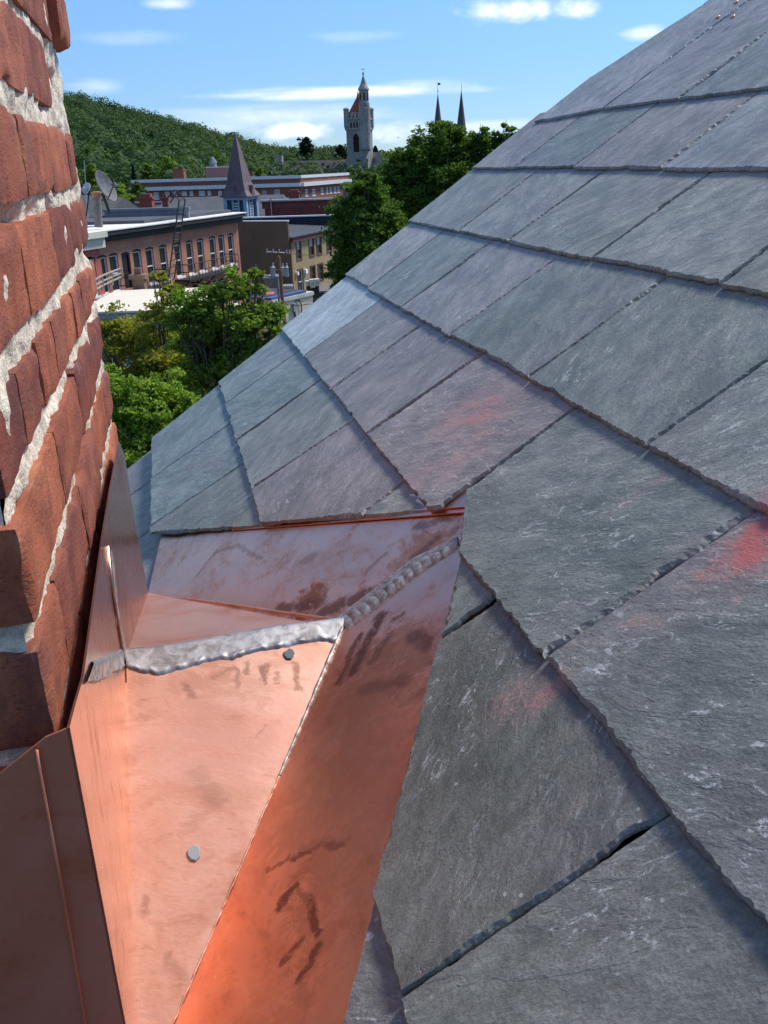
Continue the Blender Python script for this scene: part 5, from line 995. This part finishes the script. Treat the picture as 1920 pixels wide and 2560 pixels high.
# ------------------------------------------------------------------ hill and trees
SIL = [(-700, 330), (-300, 250), (0, 235), (160, 237), (215, 243), (260, 260), (330, 277), (400, 292), (470, 312), (520, 330), (600, 350), (660, 366), (720, 378), (790, 374), (860, 374), (920, 382), (960, 390), (1100, 402), (1300, 412), (1700, 395)]
SA = [azel(*q) for q in SIL]; HA = np.array([a for a, _ in SA]); HE = np.array([e for _, e in SA])
RH, R0 = 720., 250.
def hill_h(a, r):
    top = 15+RH*np.tan(np.interp(a, HA, HE))-11; return np.maximum(top, 0)*np.clip((r-R0)/(RH-R0), 0, 1)**1.1*np.where(r > RH, np.clip(1-(r-RH)/900, 0, 1), 1)
aa = np.linspace(-1.1, .6, 120); rr = np.r_[np.linspace(R0-5, RH, 30), np.linspace(RH+40, 1600, 12)]
A, Rr = np.meshgrid(aa, rr, indexing='ij'); Hh = hill_h(A, Rr)-.3
V = np.stack([Rr*np.sin(A), Rr*np.cos(A), Hh], -1).reshape(-1, 3); nr = len(rr)
o = link('hill', V.tolist(), [(i*nr+j, (i+1)*nr+j, (i+1)*nr+j+1, i*nr+j+1) for i in range(len(aa)-1) for j in range(nr-1)], material('forest_floor', (.03, .045, .015), .95), smooth=True); tag(o, kind='structure')
def leafmat(name, c1, c2, c3, trans=.35, sc_=.6):
    def fn(N, b):
        p = coords(N); isl = N.new('ShaderNodeNewGeometry').outputs['Random Per Island']; n = N.noise(p, sc_, 3, .5)
        col = N.mix(N.ramp(n, .35, .65), c1, c2); col = N.mix(N.math('MULTIPLY', N.ramp(isl, .6, 1., False), .8), col, c3); N.set(b, 'Base Color', col); b.inputs['Roughness'].default_value = .7; b.inputs['Specular IOR Level'].default_value = .15
        t = N.new('ShaderNodeBsdfTranslucent', {'Color': N.mix(1., col, (1.5, 1.6, .6), 'MULTIPLY')}); mx = N.new('ShaderNodeMixShader', {0: trans, 1: b.outputs[0], 2: t.outputs[0]}); out = [n_ for n_ in N.n if n_.type == 'OUTPUT_MATERIAL'][0]; N.l.new(mx.outputs[0], out.inputs[0])
    return material(name, fn=fn)
def leaves(cent, size, r, flat=.5, k=4):
    """loose leaf quads (folded diamonds) around the given centres, random directions"""
    n = len(cent); a = r.normal(size=(n, 3)); a[:, 2] *= flat; a /= np.linalg.norm(a, axis=1)[:, None]; b = r.normal(size=(n, 3)); b -= a*np.sum(a*b, 1)[:, None]; b /= np.linalg.norm(b, axis=1)[:, None]
    s_ = size*r.uniform(.6, 1.25, n)[:, None]; nn = np.cross(a, b); fold = nn*s_*.18
    return np.stack([cent-a*s_, cent+b*s_*.55+fold, cent+a*s_, cent-b*s_*.55+fold], 1)
FM = leafmat('forest_leaf', (.036, .072, .026), (.066, .112, .036), (.065, .115, .04), .25, .02)
r = np.random.default_rng(5); cs = []
sp = 8.6
for rad in np.arange(R0+10, RH+25, sp*.92):
    for a in np.arange(-.62, .34, sp/rad):
        a2 = a+r.normal(0, .25)*sp/rad; rd = rad+r.normal(0, 2.2)
        if r.random() < .1: continue
        cs.append((rd*math.sin(a2), rd*math.cos(a2), float(hill_h(a2, rd)), r.uniform(4.0, 7.4), r.uniform(8.5, 15)))
cs = np.array(cs); nq = 230; n = len(cs); d3 = r.normal(size=(n, nq, 3)); d3[..., 2] = np.abs(d3[..., 2])*.95-.25; d3 /= np.linalg.norm(d3, axis=-1)[..., None]
lump = 1+.22*np.sin(d3[..., 0]*5+r.uniform(0, 6, (n, 1)))*np.sin(d3[..., 1]*5+r.uniform(0, 6, (n, 1)))
pc = cs[:, None, :3]+np.stack([d3[..., 0]*cs[:, 3:4]*lump, d3[..., 1]*cs[:, 3:4]*lump, cs[:, 4:5]*.55+d3[..., 2]*cs[:, 4:5]*.48*lump], -1)
# leaf clumps lie roughly along the crown surface
nrm = d3+r.normal(size=d3.shape)*.22; nrm /= np.linalg.norm(nrm, axis=-1)[..., None]; t1 = np.cross(nrm, r.normal(size=nrm.shape)); t1 /= np.linalg.norm(t1, axis=-1)[..., None]; t2 = np.cross(nrm, t1); szs = r.uniform(.55, 1.15, (n, nq, 1))*cs[:, None, 3:4]*.125
Q = np.stack([pc-t1*szs, pc+t2*szs*.8, pc+t1*szs, pc-t2*szs*.8], 2).reshape(-1, 4, 3)
o = fast_quads('forest', Q, FM); tag(o, 'dense dark green wood covering the hillside', 'wood', kind='stuff')

BARK = worn('bark', (.085, .07, .055), .3, 3, stretch=(4, 4, .6))
def tree(name, label, dist, lobes, base, nl, lsize, m, seed, dens=.55, trunk=.16, clump=.3, group=None, flat=.5, stems=1):
    """lobes: (photo x, y, radius in photo pixels, depth offset); leaves sit in clumps through each lobe"""
    r = np.random.default_rng(seed); L = []
    for (x, y, rp, dz) in lobes: L.append((at(x, y, dist+dz), rp*(dist+dz)/FPX))
    B0 = at(base[0], 1000, dist); B0 = np.array([B0[0], dist+(base[1] if len(base) > 1 else 0), 0.]); o = empty(name, B0, label, 'tree', group)
    tot = sum(q[1]**2.2 for q in L); cents = []
    mb = MB(); cm = np.mean([q[0] for q in L], 0); zlow = min(q[0][2]-q[1] for q in L)
    for sidx in range(stems):
        off = np.array([r.normal(0, .35), r.normal(0, .35), 0]) if stems > 1 else np.zeros(3); fork = B0+off*.5+(cm-B0)*np.array([.5, .5, 0])+Z*max(1.5, zlow*.75); mb.tube([B0+off, (B0+off+fork)/2+np.array([r.normal(0, .1), r.normal(0, .1), 0]), fork], [trunk*1.25, trunk, trunk*.8], 8)
        for (c, rad) in L[sidx::stems]:
            mid = fork*.5+c*.5+r.normal(0, .12, 3)*rad; mb.tube([fork, mid, c+Z*rad*.3], [trunk*.6, trunk*.38, trunk*.1], 6)
            for q in range(7):
                e = c+r.normal(size=3)*rad*.55; st = mid+(c-mid)*r.uniform(.2, .9); mb.tube([st, (st+e)/2+Z*rad*.08, e], [trunk*.22, trunk*.14, trunk*.04], 4)
    for (c, rad) in L:
        k = int(nl*rad**2.2/tot); nc = max(6, int(k/70)); d = r.normal(size=(nc, 3)); d /= np.linalg.norm(d, axis=1)[:, None]; cc = c+d*rad*(r.random((nc, 1))**dens)*np.array([1, 1, .95])*(1+.18*r.normal(size=(nc, 1)))
        idx = r.integers(0, nc, k); sprd = r.normal(size=(k, 3))*rad*clump*.42; sprd[:, 2] *= .55; cents.append(cc[idx]+sprd)
    fast_quads('crown', leaves(np.concatenate(cents), lsize, r, flat), m, o); mb.build('trunk', BARK, o, True); return o
LG = leafmat('maple_leaf', (.130, .205, .034), (.185, .265, .046), (.245, .31, .07), .48); LY = leafmat('locust_leaf', (.21, .225, .035), (.26, .26, .048), (.31, .27, .065), .5); LB = leafmat('bright_leaf', (.17, .265, .036), (.22, .32, .05), (.28, .37, .075), .48); LD = leafmat('deep_leaf', (.07, .13, .024), (.10, .17, .035), (.14, .21, .05), .45); LP = leafmat('pine_needle', (.012, .028, .012), (.02, .04, .016), (.03, .05, .02), .1)
tree('leafy_tree', 'sparse yellowish tree with bare twigs in front of the shop', 25, [(400, 700, 28, 0), (330, 840, 70, .5), (285, 870, 50, 1), (395, 790, 55, 0), (430, 730, 40, 0), (390, 900, 80, 0), (440, 850, 60, 1), (260, 830, 34, 0), (330, 960, 80, .5), (470, 960, 70, 0)], (400, .5), 17000, .07, LY, 21, .95, .10, .42, stems=3)
tree('leafy_tree', 'many stemmed dark green tree rising to the roof rake', 23, [(490, 770, 62, 0), (560, 730, 50, 0), (620, 720, 42, .5), (645, 690, 26, 0), (540, 830, 75, .8), (620, 800, 66, 0), (680, 800, 45, 0), (690, 850, 38, .4), (600, 890, 75, .2), (520, 930, 80, .6), (480, 860, 60, .4), (650, 900, 60, 0), (560, 1000, 80, 0), (420, 1010, 70, .8), (460, 800, 40, 0)], (545, .3), 36000, .068, LG, 22, .9, .12, .42, stems=4)
tree('leafy_tree', 'bright green low tree beside the chimney and copper tip', 17, [(300, 990, 60, 0), (290, 1060, 60, .3), (350, 1060, 75, 0), (400, 1000, 70, .5), (440, 1050, 60, .6), (330, 1130, 80, 0), (420, 1110, 60, 0), (270, 1120, 40, 0), (265, 940, 40, .5), (480, 1020, 50, .6)], (350, .2), 30000, .055, LB, 23, .7, .09, .36)
tree('leafy_tree', 'upright column shaped green tree right of the clapboard building', 42, [(905, 480, 42, 0), (920, 440, 24, 0), (890, 540, 55, 0), (945, 540, 50, .6), (900, 600, 62, 0), (880, 650, 58, -.3), (950, 620, 56, .5), (905, 690, 60, 0), (860, 690, 40, 0), (980, 580, 45, .8), (925, 510, 50, .4), (855, 740, 30, 0)], (900, .5), 52000, .095, LD, 24, .55, .18, .34)
tree('leafy_tree', 'broad tall maple in front of the twin spires', 48, [(1115, 350, 46, 0), (1060, 385, 52, 0), (1010, 420, 50, 0), (1170, 385, 50, .5), (1210, 350, 34, 0), (1275, 335, 26, 0), (1240, 395, 46, 0), (1100, 440, 75, 0), (1030, 490, 62, 0), (1180, 460, 70, .5), (1000, 530, 46, .5), (1090, 530, 70, .8), (1270, 390, 30, 0), (980, 460, 36, 0), (1055, 590, 60, 1), (1150, 540, 60, 0), (985, 620, 50, .8)], (1110, 1), 90000, .10, LD, 25, .5, .28, .34)
tree('leafy_tree', 'small dark bush like tree under the clapboard building at the rake', 40, [(840, 735, 26, 0), (865, 765, 30, 0), (822, 760, 22, 0), (845, 790, 34, 0)], (845, 0), 6000, .10, LD, 26, .6, .07, .36)
# trees standing at the foot of the wood
for i, (x, y, rp, dd, lab, mm_) in enumerate(((303, 480, 26, 190, 'light green round tree right of the large satellite dish', LB), (232, 430, 30, 205, 'mid green tree directly above the satellite dish', LG), (180, 470, 30, 185, 'dark green tree showing between the chimney bricks and dishes', LD), (370, 425, 24, 262, 'mid green tree behind the squat orange brown chimney', LG), (420, 408, 24, 270, 'yellow green tree between the squat chimney and the rooftop room', LB), (655, 430, 18, 262, 'olive tree left of the stone church roof', LB), (345, 470, 22, 215, 'dull green tree touching the left end of the long block', LD))):
    lb = [(x, y, rp*.62, 0), (x-rp*.5, y+rp*.35, rp*.55, 0), (x+rp*.5, y+rp*.3, rp*.55, 1), (x, y+rp*.7, rp*.75, 0), (x-rp*.2, y-rp*.45, rp*.4, 0)]
    tree('leafy_tree', lab, dd, lb, (x, 0), 3600, rp*dd/FPX*.085, mm_, 40+i, .5, .3, .4, 'trees at the foot of the wooded hill')
def conifer(label, x, ytop, hpx, wpx, dd, seed, broad=False):
    r = np.random.default_rng(seed); T = at(x, ytop, dd); B = np.array([T[0], T[1], 0.]); h = hpx*dd/FPX; wv = wpx*dd/FPX; o = empty('pine_tree', B, label, 'tree', 'dark conifers behind the town'); n = 5200; t = r.random(n)**.75
    tier = (t*9) % 1; rad = wv*((1-(1-t)**2.2)**.5 if broad else t**.85)*(.62+.38*tier)*(r.random(n)**.35); q = r.uniform(0, 6.283, n); q = q+np.sin(q*5+np.floor(t*9)*2.1)*.25
    cc = np.stack([B[0]+rad*np.cos(q), B[1]+rad*np.sin(q), T[2]-t*h-rad*.12], 1); fast_quads('crown', leaves(cc, wv*.11, r, .35), LP, o); MB().tube([B, T-Z*.3], [.35, .06], 6).build('trunk', BARK, o)
tree('pine_tree', 'tall dark pine standing clear on the skyline left of the tower', 420, [(765, 349, 13, 0), (763, 362, 17, 0), (768, 374, 17, 0), (765, 388, 16, 0)], (766, 0), 5200, .42, LP, 61, .6, .4, .4, 'dark conifers behind the town')
conifer('dark spruce at the left end of the long brick block', 331, 412, 120, 22, 240, 62)
conifer('dark pine just left of the stone tower', 850, 362, 60, 24, 400, 63, True)
conifer('dark pine peeping out right of the stone tower', 938, 364, 60, 14, 400, 64, True)
tag(roof_box('hill_house', 'tiny white house wall glimpsed in the hillside wood', 'house', 363, 392, 372, 400, 350, 5, WHITE, LEAD))
